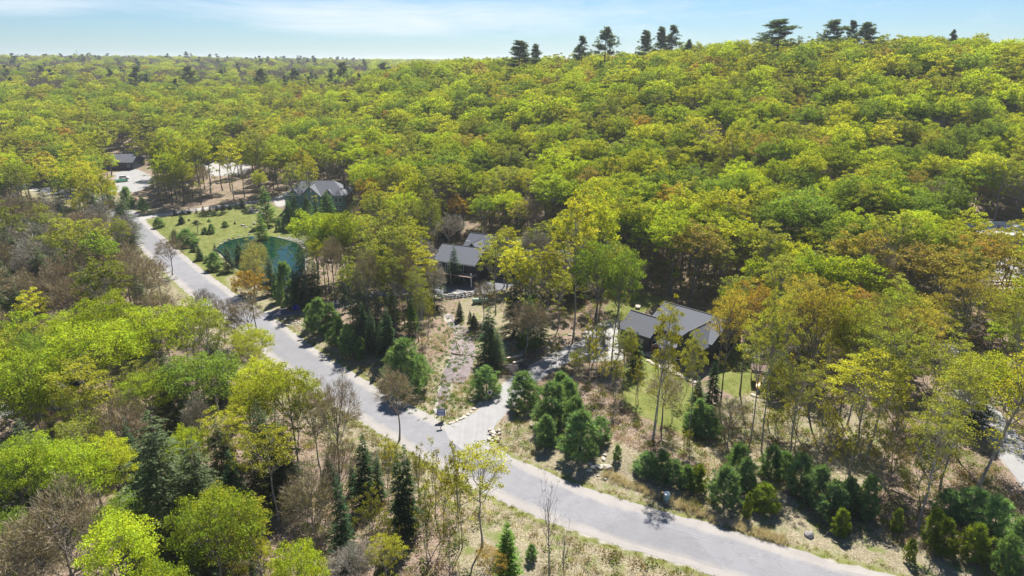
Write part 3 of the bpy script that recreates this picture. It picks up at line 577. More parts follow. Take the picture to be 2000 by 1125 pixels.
PROTO = {}
def reg(kind, lod, gen, leafmat, barkcol=(1, 1, 1), **k):
    T, L, tw = gen(**k); parts = []
    if T.V: parts.append(('trunk', T.mesh(kind + '_trunk', BARK)))
    if L.V: parts.append(('crown', L.mesh(kind + '_crown', leafmat)))
    if tw.V: parts.append(('twigs', tw.mesh(kind + '_twigs', TWIG)))
    # joined version for small and far copies
    Vs = []; Qs = []; Ms = []; off = 0; mats = []
    for nm, me in parts:
        nv = len(me.vertices); v = np.empty(nv * 3, np.float32); me.vertices.foreach_get('co', v); q = np.empty(len(me.loops), np.int32); me.loops.foreach_get('vertex_index', q)
        Vs.append(v.reshape(-1, 3)); Qs.append(q.reshape(-1, 4) + off); Ms.append(np.full(len(q) // 4, len(mats))); mats.append(me.materials[0]); off += nv
    J = mesh_np(kind, np.vstack(Vs), np.vstack(Qs), mq=np.concatenate(Ms))
    for m_ in mats: J.materials.append(m_)
    h = max(v.max() for v in [x[:, 2] for x in Vs]); rr = np.percentile(np.hypot(Vs[-1][:, 0], Vs[-1][:, 1]), 95)
    PROTO.setdefault((kind, lod), []).append(dict(parts=parts, joined=J, h=float(h), r=float(rr), bark=barkcol))
for i in range(4): reg('maple_tree', 'near', broadleaf, LEAF, seed=10+i, Ht=20, cr=5.0+.4*(i%2), ch=4.4+.4*(i%3), ncl=110, per=100, ls=.235, low=7)
for i in range(4): reg('maple_tree', 'mid', broadleaf, LEAF, seed=20+i, Ht=20, cr=4.7+.3*(i%2), ch=4.4+.5*(i%3), ncl=74, per=78, ls=.33, low=6, k3=3)
for i in range(3): reg('maple_tree', 'far', broadleaf, LEAF, seed=30+i, Ht=20, cr=4.9, ch=5.0, ncl=42, per=58, ls=.50, low=2, prim=5, cs=.30)
for i in range(4): reg('birch_tree', 'near', broadleaf, LEAF, (1.8, 1.8, 1.75), seed=40+i, Ht=21, cr=3.8+.3*(i%2), ch=5.2, bole=.4, ncl=74, per=78, ls=.21, low=14, stems=1+(i==3), flat=.42, r0=.17)
for i in range(4): reg('birch_tree', 'mid', broadleaf, LEAF, (1.8, 1.8, 1.75), seed=50+i, Ht=21, cr=3.8+.3*(i%2), ch=5.6, bole=.4, ncl=60, per=64, ls=.31, low=12, flat=.5, r0=.17)
for i in range(2): reg('birch_tree', 'far', broadleaf, LEAF, (1.4, 1.4, 1.4), seed=60+i, Ht=20, cr=4.2, ch=5.2, ncl=38, per=50, ls=.50, low=4, prim=5)
for i in range(3): reg('oak_tree', 'near', broadleaf, LEAF, seed=70+i, Ht=19, cr=4.6, ch=4.8, bole=.38, ncl=80, per=85, ls=.19, low=5, flat=.45)
for i in range(3): reg('oak_tree', 'mid', broadleaf, LEAF, seed=80+i, Ht=19, cr=4.5, ch=4.6, ncl=58, per=68, ls=.31, low=4, flat=.5)
for i in range(2): reg('oak_tree', 'far', broadleaf, LEAF, seed=90+i, Ht=19, cr=4.6, ch=4.6, ncl=38, per=50, ls=.50, low=2, prim=5)
for i in range(3): reg('bare_tree', 'near', broadleaf, LEAF, (1.3, 1.25, 1.2), seed=100+i, Ht=17, cr=3.9, ch=5.0, bole=.3, ncl=90, per=44, ls=.12, low=0, twigs=40, tl=1.1, flat=.8)
for i in range(3): reg('bare_tree', 'mid', broadleaf, LEAF, (1.3, 1.25, 1.2), seed=110+i, Ht=17, cr=3.9, ch=4.8, bole=.3, ncl=60, per=22, ls=.19, low=0, twigs=36, tww=1.6, tl=1.4, flat=.8)
for i in range(2): reg('bare_tree', 'far', broadleaf, LEAF, (1.3, 1.25, 1.2), seed=120+i, Ht=17, cr=4.6, ch=4.6, bole=.3, ncl=30, per=5, ls=.4, low=0, twigs=34, tww=4, tl=2.0, flat=.8, prim=5)
for i in range(3): reg('spruce_tree', 'near', conifer, NEEDLE, seed=130+i, Ht=15, Rr=2.3+.2*i, wh=38, br=11, spr=8, sl=.62, sw=.17)
for i in range(2): reg('spruce_tree', 'far', conifer, NEEDLE, seed=140+i, Ht=15, Rr=2.6, wh=18, br=7, spr=4, sl=1.1, sw=.42)
for i in range(2): reg('larch_tree', 'near', conifer, LEAF, seed=150+i, Ht=14, Rr=2.7, wh=38, br=10, spr=8, sl=.62, sw=.24, droop=.05, up=.35, pw=.7)
for i in range(3): reg('hemlock_tree', 'near', conifer, NEEDLE, seed=160+i, Ht=18, Rr=4.4, wh=36, br=13, spr=13, sl=.8, sw=.18, droop=.38, pw=.68, up=.2, jit=.32)
for i in range(2): reg('hemlock_tree', 'far', conifer, NEEDLE, seed=165+i, Ht=18, Rr=4.2, wh=18, br=8, spr=6, sl=1.3, sw=.45, droop=.38, pw=.7, up=.2, jit=.35)
for i in range(4): reg('pine_tree', 'near', bigpine, NEEDLE, seed=170+i, Ht=27, Rr=5.0, nb=50, per=18, ln=.85, w=.15, cl=8, z0=.56)
for i in range(2): reg('pine_tree', 'far', bigpine, NEEDLE, seed=175+i, Ht=27, Rr=4.8, nb=26, per=8, ln=1.7, w=.55, cl=5)
for i in range(4): reg('young_pine', 'near', bushpine, NEEDLE, seed=180+i, Ht=6, Rr=2.6+.25*(i%2), n=170, per=40, ln=.75, w=.08)
for i in range(4): reg('sapling', 'near', broadleaf, LEAF, (1.2, 1.2, 1.1), seed=190+i, Ht=8, cr=1.7, ch=3.0, bole=.2, ncl=46, per=34, ls=.15, low=4, stems=2+(i%2), r0=.06, flat=.8, prim=5)
for i in range(2): reg('willow_tree', 'near', broadleaf, LEAF, seed=210+i, Ht=13, cr=3.6, ch=6.0, bole=.10, ncl=150, per=90, ls=.15, low=0, flat=.8, r0=.2, prim=9, cs=.22)
for i in range(2): reg('dead_tree', 'near', broadleaf, LEAF, (1.6, 1.5, 1.4), seed=200+i, Ht=14, cr=2.2, ch=5.5, bole=.3, ncl=26, per=0, ls=.1, low=0, twigs=7, tl=.7, r0=.16)
COLS = {  # crown colours a tree of the kind can have, with a word for each
 'maple_tree': [((.345,.435,.034), 'bright lime green'), ((.280,.370,.036), 'lime green'), ((.365,.415,.038), 'yellow green'), ((.185,.270,.045), 'fresh green')],
 'birch_tree': [((.390,.405,.045), 'yellow'), ((.275,.305,.055), 'olive yellow'), ((.220,.260,.050), 'olive green'), ((.310,.345,.065), 'pale yellow green')],
 'oak_tree': [((.390,.275,.060), 'golden orange'), ((.325,.275,.085), 'bronze gold'), ((.350,.310,.065), 'gold tinted')],
 'bare_tree': [((.235,.190,.095), 'brown budding'), ((.250,.235,.095), 'olive brown'), ((.210,.185,.155), 'grey leafless'), ((.27,.195,.125), 'reddish budding')],
 'spruce_tree': [((.050,.105,.048), 'dark green'), ((.068,.135,.055), 'deep green')], 'larch_tree': [((.170,.310,.060), 'light green'), ((.200,.33,.06), 'bright green')],
 'hemlock_tree': [((.125,.165,.082), 'grey green'), ((.085,.125,.058), 'dark green')], 'pine_tree': [((.100,.150,.090), 'dusky green'), ((.082,.130,.078), 'dark green')],
 'young_pine': [((.180,.300,.150), 'blue green'), ((.165,.285,.115), 'green'), ((.19,.26,.04), 'yellow green')], 'sapling': [((.27,.27,.035), 'yellow leaved'), ((.22,.24,.03), 'olive leaved')],
 'willow_tree': [((.300,.300,.095), 'pale olive')], 'dead_tree': [((.2,.18,.15), 'weathered grey')]}
NOUN = {'maple_tree': 'maple', 'birch_tree': 'slim tree', 'oak_tree': 'oak', 'bare_tree': 'twiggy tree', 'spruce_tree': 'spruce', 'larch_tree': 'larch',
        'hemlock_tree': 'hemlock', 'pine_tree': 'tall pine', 'young_pine': 'bushy young pine', 'sapling': 'thin sapling clump', 'dead_tree': 'dead tree', 'willow_tree': 'willow'}
# ---------------------------------------------------------------- tree layout
BARKJ = plain('bark_far', (.12, .105, .09), .9, 3, .4)
for k, ps in PROTO.items():
    for p in ps:
        ms = p['joined'].materials
        for i in range(len(ms)):
            if ms[i] == BARK: ms[i] = BARKJ
TREES = []
def zone_words(px, py):
    Z = [((0, 0, 720, 150), 'on the far ridge line'), ((0, 150, 480, 210), 'in the wood beyond the barn'), ((480, 120, 800, 210), 'in the wood behind the teal house'),
         ((0, 210, 210, 330), 'in the wood left of the dark barn'), ((210, 210, 520, 420), 'around the dark barn and gravel lot'), ((520, 210, 760, 370), 'just behind the teal house'),
         ((0, 330, 270, 480), 'by the far upper road'), ((0, 480, 330, 620), 'in the brown wood left of the road'), ((330, 480, 480, 700), 'beside the upper road'),
         ((270, 370, 640, 480), 'on the grass by the pond'), ((480, 480, 640, 620), 'on the near bank of the pond'), ((640, 370, 860, 620), 'between the pond and middle house'),
         ((760, 0, 1150, 240), 'on the middle of the hillside'), ((760, 240, 1150, 450), 'on the slope behind the middle house'), ((1150, 0, 1600, 200), 'on the hilltop'),
         ((1600, 0, 2000, 200), 'on the hilltop at the right'), ((1150, 200, 1600, 400), 'halfway up the hillside'), ((1600, 200, 2000, 400), 'on the open slope at the right'),
         ((1150, 400, 1500, 600), 'on the slope behind the black house'), ((1500, 400, 2000, 600), 'near the terraced stone wall'), ((860, 450, 1150, 640), 'beside the middle house'),
         ((500, 620, 860, 900), 'on the bank above the bend'), ((860, 640, 1200, 900), 'beside the gravel driveway'), ((1200, 600, 1500, 860), 'in front of the black house'),
         ((1500, 600, 1850, 860), 'in the open wood at the right'), ((1850, 600, 2000, 1125), 'beside the forest lane'), ((1200, 860, 1850, 1125), 'on the roadside slope'),
         ((0, 620, 250, 850), 'by the hidden house at the left'), ((250, 620, 500, 850), 'in the lime wood left of the road'), ((0, 850, 320, 1125), 'in the bottom left corner'),
         ((320, 850, 640, 1125), 'in the wood below the bend'), ((640, 850, 1100, 1125), 'on the verge below the road'), ((1100, 1000, 2000, 1300), 'on the verge at the bottom right')]
    for (a, b, c, d), w in Z:
        if a <= px < c and b <= py < d: return w
    return 'at the edge of the wood'
def add_tree(kind, x, y, h, r=None, ci=None, label=None, rot=None, lean=0, var=None, col=None, hand=False):
    z = h1(x, y); pxx, pyy = pr(x, y, z + h * .75)
    ci = ci if ci is not None else int(rng.integers(len(COLS[kind])))
    TREES.append(dict(kind=kind, x=x, y=y, z=z, h=h, r=r, ci=ci, label=label, rot=rng.random() * 6.28 if rot is None else rot, lean=lean, var=var, px=pxx, py=pyy, col=col, hand=hand, d=math.hypot(x, y)))
def TB(kind, bx, by, ty, rpx=None, ci=None, label=None, **k):      # by the pixel of its foot and of its top
    x, y, z = ground(bx, by); f = y * cp - (z - CAMH) * sp; lo, hi = .3, 45
    for _ in range(30):
        m = (lo + hi) / 2
        if pr(x, y, z + m)[1] > ty: lo = m
        else: hi = m
    add_tree(kind, x, y, lo, None if rpx is None else rpx * f / FPX, ci, label, hand=True, **k)
def TT(kind, px, ty, h, rpx=None, ci=None, label=None, **k):       # by its top pixel and its height
    z = h
    for _ in range(12):
        p = at(px, ty, z); z = .5 * z + .5 * (h1(*p) + h)
    p = at(px, ty, z); f = p[1] * cp - (z - CAMH) * sp; add_tree(kind, float(p[0]), float(p[1]), h, None if rpx is None else rpx * f / FPX, ci, label, hand=True, **k)
def TD(kind, px, ty, Y, rpx=None, ci=None, label=None, hmin=8, hmax=34, **k):    # by its top pixel and its distance
    u = (px - 1000) / FPX; v = (ty - 562.5) / FPX; d = ray(px, ty); t = Y / d[1]; x = d[0] * t; zt = CAMH + d[2] * t
    h = min(max(zt - h1(x, Y), hmin), hmax); f = Y * cp - (zt - CAMH) * sp; add_tree(kind, x, Y, h, None if rpx is None else rpx * f / FPX, ci, label, hand=True, **k)
# -- conifers standing above the hill's skyline
for px, ty, Y, rp, lb in [(1013,77,430,28,'broad dark pine standing above the left end of the hill skyline'), (1047,84,440,15,'smaller pine just right of the broad one on the skyline'),
     (1138,68,430,16,'small pointed pine left of the tall pine pair on the skyline'), (1183,50,425,24,'tall upright pine alone on the middle of the skyline'),
     (1262,57,430,18,'left pine of the group of three on the skyline'), (1293,50,430,16,'middle pine of the group of three on the skyline'), (1317,47,430,18,'right and tallest pine of the group of three on the skyline'),
     (1348,75,430,11,'tiny pine right of the group of three on the skyline'), (1530,35,375,38,'biggest pine on the skyline with a wide irregular crown'),
     (1637,36,385,26,'left pine of the close trio at the right of the skyline'), (1665,38,390,14,'narrow middle pine of the close trio on the skyline'), (1697,41,380,26,'right pine of the close trio on the skyline'),
     (1864,56,390,9,'lone small pine near the right end of the skyline')]:
    TD('pine_tree', px, ty, Y, rp * 1.1, None, lb, hmin=22, hmax=38)
for px, ty in [(260,118),(368,122),(505,120),(575,125),(670,120),(750,122)]: TD('pine_tree', px, ty, 640, 17, None, None, hmin=22, hmax=32)
# -- around the pond and lawns
for px, by, ty, rp, k, ci in [(523,440,362,17,'larch_tree',0),(513,475,415,13,'larch_tree',1),(578,445,378,14,'larch_tree',0),(602,440,376,15,'larch_tree',0),(641,428,372,17,'larch_tree',0),(620,440,372,9,'spruce_tree',1),(565,432,390,11,'larch_tree',0),
     (560,448,415,12,'young_pine',0),(583,446,420,9,'young_pine',1),(605,455,405,13,'hemlock_tree',0),(546,452,425,8,'young_pine',0),
     (355,437,412,6,'spruce_tree',0)]: TB(k, px, by, ty, rp, ci)
for i, px in enumerate([343,357,370,384,397,410,424,436,450,463,474]): TB('spruce_tree', px, 421 - i * 1.6, (421 - i * 1.6) - [13,10,12,10,13,11,9,15,11,10,17][i], [5,4,4,3,4,3,4,5,4,4,6][i], i % 2, 'small spruce in the row along the upper driveway')
for px, by, ty, rp, k, ci, lb in [(311,444,423,11,'young_pine',0,'round young pine at the road corner of the pond lawn'),(355,436,424,6,'young_pine',1,'little round pine near the driveway on the pond lawn'),(387,455,430,10,'pine_tree',0,'lollipop shaped pine on the pond lawn'),
     (401,456,443,7,'young_pine',0,'low round pine right of the lollipop pine'),(414,455,436,7,'young_pine',1,'upright round pine near the middle of the pond lawn'),(440,443,431,7,'young_pine',0,'pair of round pines at the right of the pond lawn'),
     (409,434,427,4,'young_pine',0,'tiny pine in the middle of the pond lawn'),(459,438,431,2.5,'spruce_tree',0,'tiniest spruce near the rocky shore'),(369,431,427,2.5,'spruce_tree',0,'tiny dot of a spruce on the upper lawn'),
     (368,480,445,20,'young_pine',0,'big round pine beside the road on the pond lawn'),(343,472,446,12,'hemlock_tree',0,'grey green conifer left of the big round pine'),(378,492,472,7,'spruce_tree',1,'short spruce below the big round pine'),
     (391,508,480,9,'spruce_tree',0,'dark cone shaped spruce on the roadside grass'),(404,514,498,6,'spruce_tree',1,'short spruce right of the dark cone shaped spruce'),(420,528,490,15,'young_pine',0,'bushy pine at the near shore of the pond'),
     (422,505,473,7,'spruce_tree',0,'pointed spruce at the left shore of the pond'),(448,532,478,14,'hemlock_tree',1,'grey brown conifer on the near shore of the pond'),(470,520,470,13,'spruce_tree',1,'dark conifer behind the golden tree'),
     (503,545,462,26,'willow_tree',0,'upright olive willow on the pond shore'),(498,575,488,30,'willow_tree',0,'wide olive willow in front of the other willow'),(532,575,492,16,'hemlock_tree',0,'pale green conifer right of the willows')]:
    TB(k, px, by, ty, rp, ci, lb)
TT('oak_tree', 485, 523, 15, 34, 0, 'golden orange tree beside the upper road')
for a in [(603,600,448,24,'hemlock_tree',1,'tall dark conifer at the right end of the pond'),(592,595,470,16,'spruce_tree',0,'narrow dark spruce beside the tall dark conifer'),(563,600,505,20,'young_pine',0,None),(545,592,520,14,'spruce_tree',0,None),(580,600,520,14,'spruce_tree',1,None),(620,598,500,14,'spruce_tree',0,None),(530,560,505,11,'spruce_tree',1,None),
          (674,612,486,11,'spruce_tree',0,'narrow dark spruce, left one of the pair above the bank'),(686,612,490,10,'spruce_tree',0,'narrow dark spruce, right one of the pair above the bank'),(705,600,480,10,'spruce_tree',0,None),(718,604,485,9,'spruce_tree',0,None),(740,660,545,11,'spruce_tree',0,None),(757,655,560,9,'spruce_tree',0,None),(728,690,600,14,'spruce_tree',0,None),(748,690,615,12,'spruce_tree',1,None),
          (708,640,512,26,'hemlock_tree',0,'layered yellowish conifer above the bank'),(770,640,560,14,'larch_tree',0,None),(806,655,575,12,'larch_tree',0,None)]: TB(a[4], a[0], a[1], a[2], a[3], a[5], a[6])
for a in [(626,650,578,24,0),(645,640,590,20,0),(608,640,590,14,1),(683,690,630,20,0),(665,675,615,15,1),(706,700,655,12,1),(795,765,655,42,0),(770,740,675,24,0),(822,730,690,18,0),(650,672,640,14,1)]: TB('young_pine', a[0], a[1], a[2], a[3], a[4])
TT('maple_tree', 678, 430, 16, 34, 0, 'rounded lime tree right of the pond')
# -- around the middle house
for px, by, ty, rp, k, ci in [(655,590,455,26,'bare_tree',0),(690,640,500,26,'birch_tree',2),(722,650,480,24,'bare_tree',1),(745,640,470,30,'birch_tree',1),(775,650,500,28,'birch_tree',2),(790,640,470,26,'bare_tree',1),(825,690,560,18,'birch_tree',2),(760,700,600,20,'spruce_tree',0),(712,680,590,18,'spruce_tree',1),(735,620,520,30,'birch_tree',0),
     (838,665,560,14,'sapling',1),(850,620,500,26,'bare_tree',2),(990,560,440,36,'birch_tree',0),(940,470,380,34,'maple_tree',2),(1060,560,430,40,'birch_tree',2),(1090,640,520,30,'birch_tree',1),(985,560,455,30,'birch_tree',1),(1100,600,470,36,'birch_tree',0)]: TB(k, px, by, ty, rp, ci)
for px, by, ty, rp, k, ci in [(1955,560,430,44,'birch_tree',0),(1910,560,440,40,'oak_tree',2),(1985,640,500,50,'birch_tree',1),(1880,600,470,44,'birch_tree',3),(1930,700,560,50,'maple_tree',2),(1975,720,590,44,'birch_tree',0),(1850,700,600,40,'birch_tree',1)]: TB(k, px, by, ty, rp, ci)
TB('spruce_tree', 888, 556, 475, 16, 0, 'single spruce in front of the middle house')
TB('bare_tree', 945, 625, 545, 30, 3, 'reddish leafless small tree by the boulder wall')
for a in [(898,625,587,9,0),(926,640,612,9,1),(918,628,605,5,0)]: TB('spruce_tree', a[0], a[1], a[2], a[3], a[4])
TB('spruce_tree', 956, 712, 600, 26, 0, 'wide dark spruce beside the creek clearing'); TB('hemlock_tree', 972, 722, 640, 18, 0, None)
TB('larch_tree', 1035, 690, 575, 20, 0, 'narrow light green conifer above the green tank'); TB('spruce_tree', 1018, 682, 635, 11, 1, None)
for a in [(858,572,'bare_tree',1),(833,600,'birch_tree',1),(812,650,'birch_tree',2)]: pass
for px, by, ty, rp, k, ci in [(818,668,520,26,'birch_tree',2),(800,650,500,28,'bare_tree',1),(845,640,560,10,'sapling',1),(862,600,520,12,'bare_tree',2),(1010,640,470,46,'birch_tree',0),(968,615,455,36,'birch_tree',3),(1035,640,500,36,'birch_tree',2),(1070,600,500,30,'birch_tree',2)]: TB(k, px, by, ty, rp, ci)
# -- junction bushes and right roadside pines
for a in [(950,770,712,30,0,'round pine bush on the creek side of the gravel driveway'),(1024,793,722,34,0,'round pine bush at the right edge of the gravel driveway'),(1078,830,742,36,0,None),(1108,800,735,26,0,None),(1095,790,722,22,0,None),(1066,868,808,24,0,'small pine at the lower left of the pine clump'),(1133,888,795,38,0,'large cone shaped pine at the front of the clump'),(1122,850,770,26,0,None),(1172,862,812,22,0,None),(1205,898,868,9,1,'tiny pine beside the flat stones')]: TB('young_pine', *a[:5], a[5])
for px, by, ty, rp, ci in [(1262,925,880,26,0),(1290,935,876,24,1),(1316,945,895,22,0),(1340,955,905,17,1),(1362,958,905,20,2),(1412,984,905,33,0),(1440,935,862,26,1),(1452,960,890,24,0),(1505,930,868,26,0),(1530,920,880,22,1),
     (1492,996,942,28,2),(1458,1012,958,9,2),(1560,960,880,28,0),(1595,985,905,30,0),(1622,1008,935,34,0),(1655,1000,930,28,0),(1640,1045,990,18,2),(1690,1010,925,22,1),(1748,1040,990,12,2),(1775,1095,1050,12,2),(1840,1080,1010,24,2),(1900,1090,1020,30,2),(1820,1060,990,20,2),
     (1850,1010,955,28,0),(1895,1020,950,36,0),(1935,1050,965,34,0),(1985,1100,1000,36,0),(1960,1120,1040,26,1),(1365,845,775,24,0),(1385,850,790,22,0),(1350,840,800,18,0)]: TB('young_pine', px, by, ty, rp, ci)
TB('spruce_tree', 1240, 728, 648, 17, 0, 'dark spruce in front of the black house'); TB('spruce_tree', 1388, 800, 695, 18, 0, 'dark spruce at the right end of the front lawn'); TB('spruce_tree', 1360, 800, 735, 16, 1, None)
TB('birch_tree', 1215, 760, 640, 26, 2); TB('birch_tree', 1345, 850, 640, 30, 1); TB('oak_tree', 1395, 760, 570, 34, 2); TB('bare_tree', 1290, 840, 720, 44, 1, 'olive twiggy tree on the front lawn edge'); TB('bare_tree', 1420, 870, 770, 34, 1, None)
TB('hemlock_tree', 1512, 770, 680, 26, 0, None); TB('hemlock_tree', 1890, 830, 690, 44, 1, 'dark conifer left of the forest lane')
# -- tall trees of the open wood at the right
for px, by, ty, rp, k, ci, ln in [(1275,862,572,36,'birch_tree',0,0),(1164,690,468,48,'maple_tree',3,0),(1195,700,480,44,'maple_tree',3,.05),(1210,690,470,40,'birch_tree',3,0),(1120,655,370,48,'birch_tree',0,0),(1162,620,372,50,'maple_tree',2,0),
     (1405,800,560,44,'oak_tree',2,0),(1460,890,600,40,'birch_tree',3,0),(1487,880,560,36,'birch_tree',1,0),(1445,770,540,40,'oak_tree',0,0),(1540,800,530,54,'oak_tree',2,.04),(1578,810,545,56,'oak_tree',2,-.03),(1600,800,560,40,'birch_tree',0,0),
     (1640,820,590,54,'maple_tree',2,0),(1655,830,580,46,'birch_tree',3,0),(1690,900,600,60,'birch_tree',2,.05),(1718,780,560,50,'birch_tree',1,0),(1760,800,580,56,'oak_tree',2,0),(1790,900,640,60,'birch_tree',3,.06),(1835,960,690,56,'birch_tree',3,0),
     (1905,960,600,66,'birch_tree',0,.07),(1860,760,520,60,'oak_tree',2,0),(1960,800,560,56,'birch_tree',1,0),(1600,930,740,34,'sapling',0,0),(1700,870,700,40,'birch_tree',0,.1),(1740,930,720,30,'sapling',1,0),
     (1550,880,760,30,'sapling',0,0),(1650,950,800,34,'sapling',1,0),(1730,960,830,34,'sapling',0,0),(1500,830,700,28,'sapling',0,0),(1800,990,850,34,'sapling',1,0),(1480,600,430,50,'birch_tree',1,0),(1660,640,440,60,'oak_tree',2,0),(1760,640,470,66,'oak_tree',1,0),(1820,660,480,70,'oak_tree',2,0),(1700,640,450,44,'bare_tree',2,0),(1940,650,470,56,'oak_tree',2,0)]:
    TB(k, px, by, ty, rp, ci, lean=ln)
for px, by, ty in [(1085,722,650),(1150,740,620),(1170,765,650),(1180,730,620),(1220,760,640),(1200,800,690),(1245,790,690),(1330,790,700),(1310,820,740),(1130,748,675)]: TB('sapling', px, by, ty, 20, None)
# -- foreground: lime maples, hemlock, spruces, bare trees
for px, ty, h, rp, k, ci, lb in [(20,735,15,54,'maple_tree',0,None),(105,722,14,46,'maple_tree',1,None),(60,745,12,40,'maple_tree',2,None),(150,770,13,46,'birch_tree',1,None),(50,596,18,70,'maple_tree',1,None),(135,606,17,64,'maple_tree',0,None),(212,566,20,72,'maple_tree',0,'tall lime maple, highest of the wood left of the road'),(300,596,19,84,'maple_tree',0,'broad lime maple beside the tallest one'),(20,690,18,80,'maple_tree',1,None),
     (180,690,17,80,'birch_tree',0,'yellow crowned tree over the hidden house'),(265,700,14,50,'birch_tree',1,None),(360,700,13,50,'maple_tree',1,None),(490,705,15,66,'maple_tree',2,None),(560,712,17,70,'maple_tree',2,'lime maple overhanging the road edge'),(440,790,14,50,'birch_tree',0,None),(610,760,15,52,'birch_tree',2,None),(520,830,14,64,'birch_tree',0,None),
     (30,850,17,74,'maple_tree',1,None),(120,856,17,76,'maple_tree',1,None),(205,850,15,58,'maple_tree',2,None),(400,952,18,92,'maple_tree',1,'big lime maple near the bottom edge'),(200,1000,17,92,'maple_tree',0,'brightest lime maple in the bottom left corner'),(500,975,15,70,'birch_tree',0,'yellow tree beside the big lime maple'),(575,1070,14,70,'maple_tree',0,None),(330,1085,16,70,'maple_tree',1,None),
     (95,950,17,110,'bare_tree',0,'large brown budding tree in the bottom left corner'),(20,1000,16,90,'bare_tree',0,None),(600,890,15,74,'bare_tree',1,'grey leafless tree in the wood below the bend'),(650,850,12,46,'bare_tree',1,None),(380,760,13,40,'bare_tree',2,None),
     (290,800,21,92,'hemlock_tree',0,'huge grey green hemlock in the foreground'),(370,850,17,62,'hemlock_tree',0,None),(500,780,15,48,'hemlock_tree',1,None),(420,820,13,44,'hemlock_tree',1,None),(320,690,14,50,'hemlock_tree',1,None),(410,650,13,40,'hemlock_tree',1,None),(535,800,13,44,'hemlock_tree',1,None),(445,880,12,34,'spruce_tree',0,None),
     (486,1068,12,18,'spruce_tree',0,None),(300,1090,11,16,'spruce_tree',1,None)]: TT(k, px, ty, h, rp, ci, lb)
for a in [(717,985,845,26,0,'dark spruce in the strip below the road, left one'),(645,960,895,20,0,None),(742,980,885,14,0,None),(783,1045,876,24,0,'narrow dark spruce, left one of the close pair'),(799,1045,868,24,0,'narrow dark spruce, right one of the close pair'),(675,1110,925,27,0,'dark spruce near the bottom edge'),(690,960,900,10,1,None)]: TB('spruce_tree', *a[:5], a[5])
TB('bare_tree', 662, 960, 722, 52, 3, 'leafless reddish tree against the road', var=0); TB('bare_tree', 780, 860, 712, 44, 0, 'leaning twiggy tree with a forked trunk beside the road', var=1)
TB('birch_tree', 942, 1065, 862, 62, 0, 'yellow leaved tree with dark spreading branches over the road', var=1); TB('sapling', 865, 1060, 850, 36, 0, 'light green thin tree against the junction'); TB('sapling', 900, 1070, 860, 30, None, None)
for a in [(760,990,850,26),(820,1000,860,24),(720,1060,940,30),(840,1100,930,30),(880,1120,960,28),(760,1110,1000,26)]: TB('sapling', *a, None)
TB('dead_tree', 1072, 1130, 930, 34, 0, 'dead bare trunk at the bottom edge before the road', var=0); TB('dead_tree', 1100, 1150, 1005, 22, 0, 'low dead stub right of the dead bare trunk', var=1)
TB('oak_tree', 958, 1160, 1062, 36, 0, 'small orange tree at the bottom edge'); TB('birch_tree', 755, 1170, 1040, 40, 0, None); TB('bare_tree', 690, 1190, 1060, 50, 2, None); TB('young_pine', 1038, 1090, 1062, 12, 0, 'little pine in the dry grass at the bottom'); TB('larch_tree', 990, 1140, 1020, 26, 0, None)
for px, ty, h, rp, ci in [(325,462,11,28,3),(390,560,11,34,2),(425,575,11,30,3),(478,580,11,34,1),(300,500,11,30,0),(455,610,9,22,1)]: TT('bare_tree', px, ty, h, rp, ci)
for px, ty, h, rp, k, ci in [(178,372,13,16,'hemlock_tree',0),(230,385,15,26,'hemlock_tree',0),(205,350,10,14,'pine_tree',0),(72,318,11,18,'young_pine',0),(90,330,8,16,'young_pine',0),(75,362,12,16,'hemlock_tree',1),(110,358,13,16,'hemlock_tree',0),(243,362,9,12,'young_pine',0),(210,368,8,9,'young_pine',1),(275,383,6,10,'young_pine',0),
     (160,520,15,36,'hemlock_tree',0),(40,415,14,30,'hemlock_tree',0),(10,450,15,40,'hemlock_tree',1),(250,520,12,34,'bare_tree',0),(120,425,14,46,'bare_tree',0),(70,395,13,34,'birch_tree',1),(20,385,13,34,'maple_tree',3),(180,430,13,40,'bare_tree',3),(90,455,14,46,'birch_tree',2),(220,470,13,44,'bare_tree',0)]: TT(k, px, ty, h, rp, ci)
# tall bare-boled trees in front of the barn
for px, by, ty, rp, k, ci in [(312,385,255,40,'birch_tree',1),(327,390,268,28,'maple_tree',2),(345,385,262,30,'maple_tree',3),(365,380,268,26,'birch_tree',1),(393,400,262,30,'maple_tree',2),(412,378,255,36,'birch_tree',3),(460,398,270,26,'birch_tree',0),(478,385,262,30,'maple_tree',2),(510,378,250,34,'birch_tree',1),(452,375,258,26,'maple_tree',3),(435,372,250,28,'birch_tree',1),(218,345,225,26,'birch_tree',1),(610,430,300,26,'birch_tree',0)]: TB(k, px, by, ty, rp, ci)

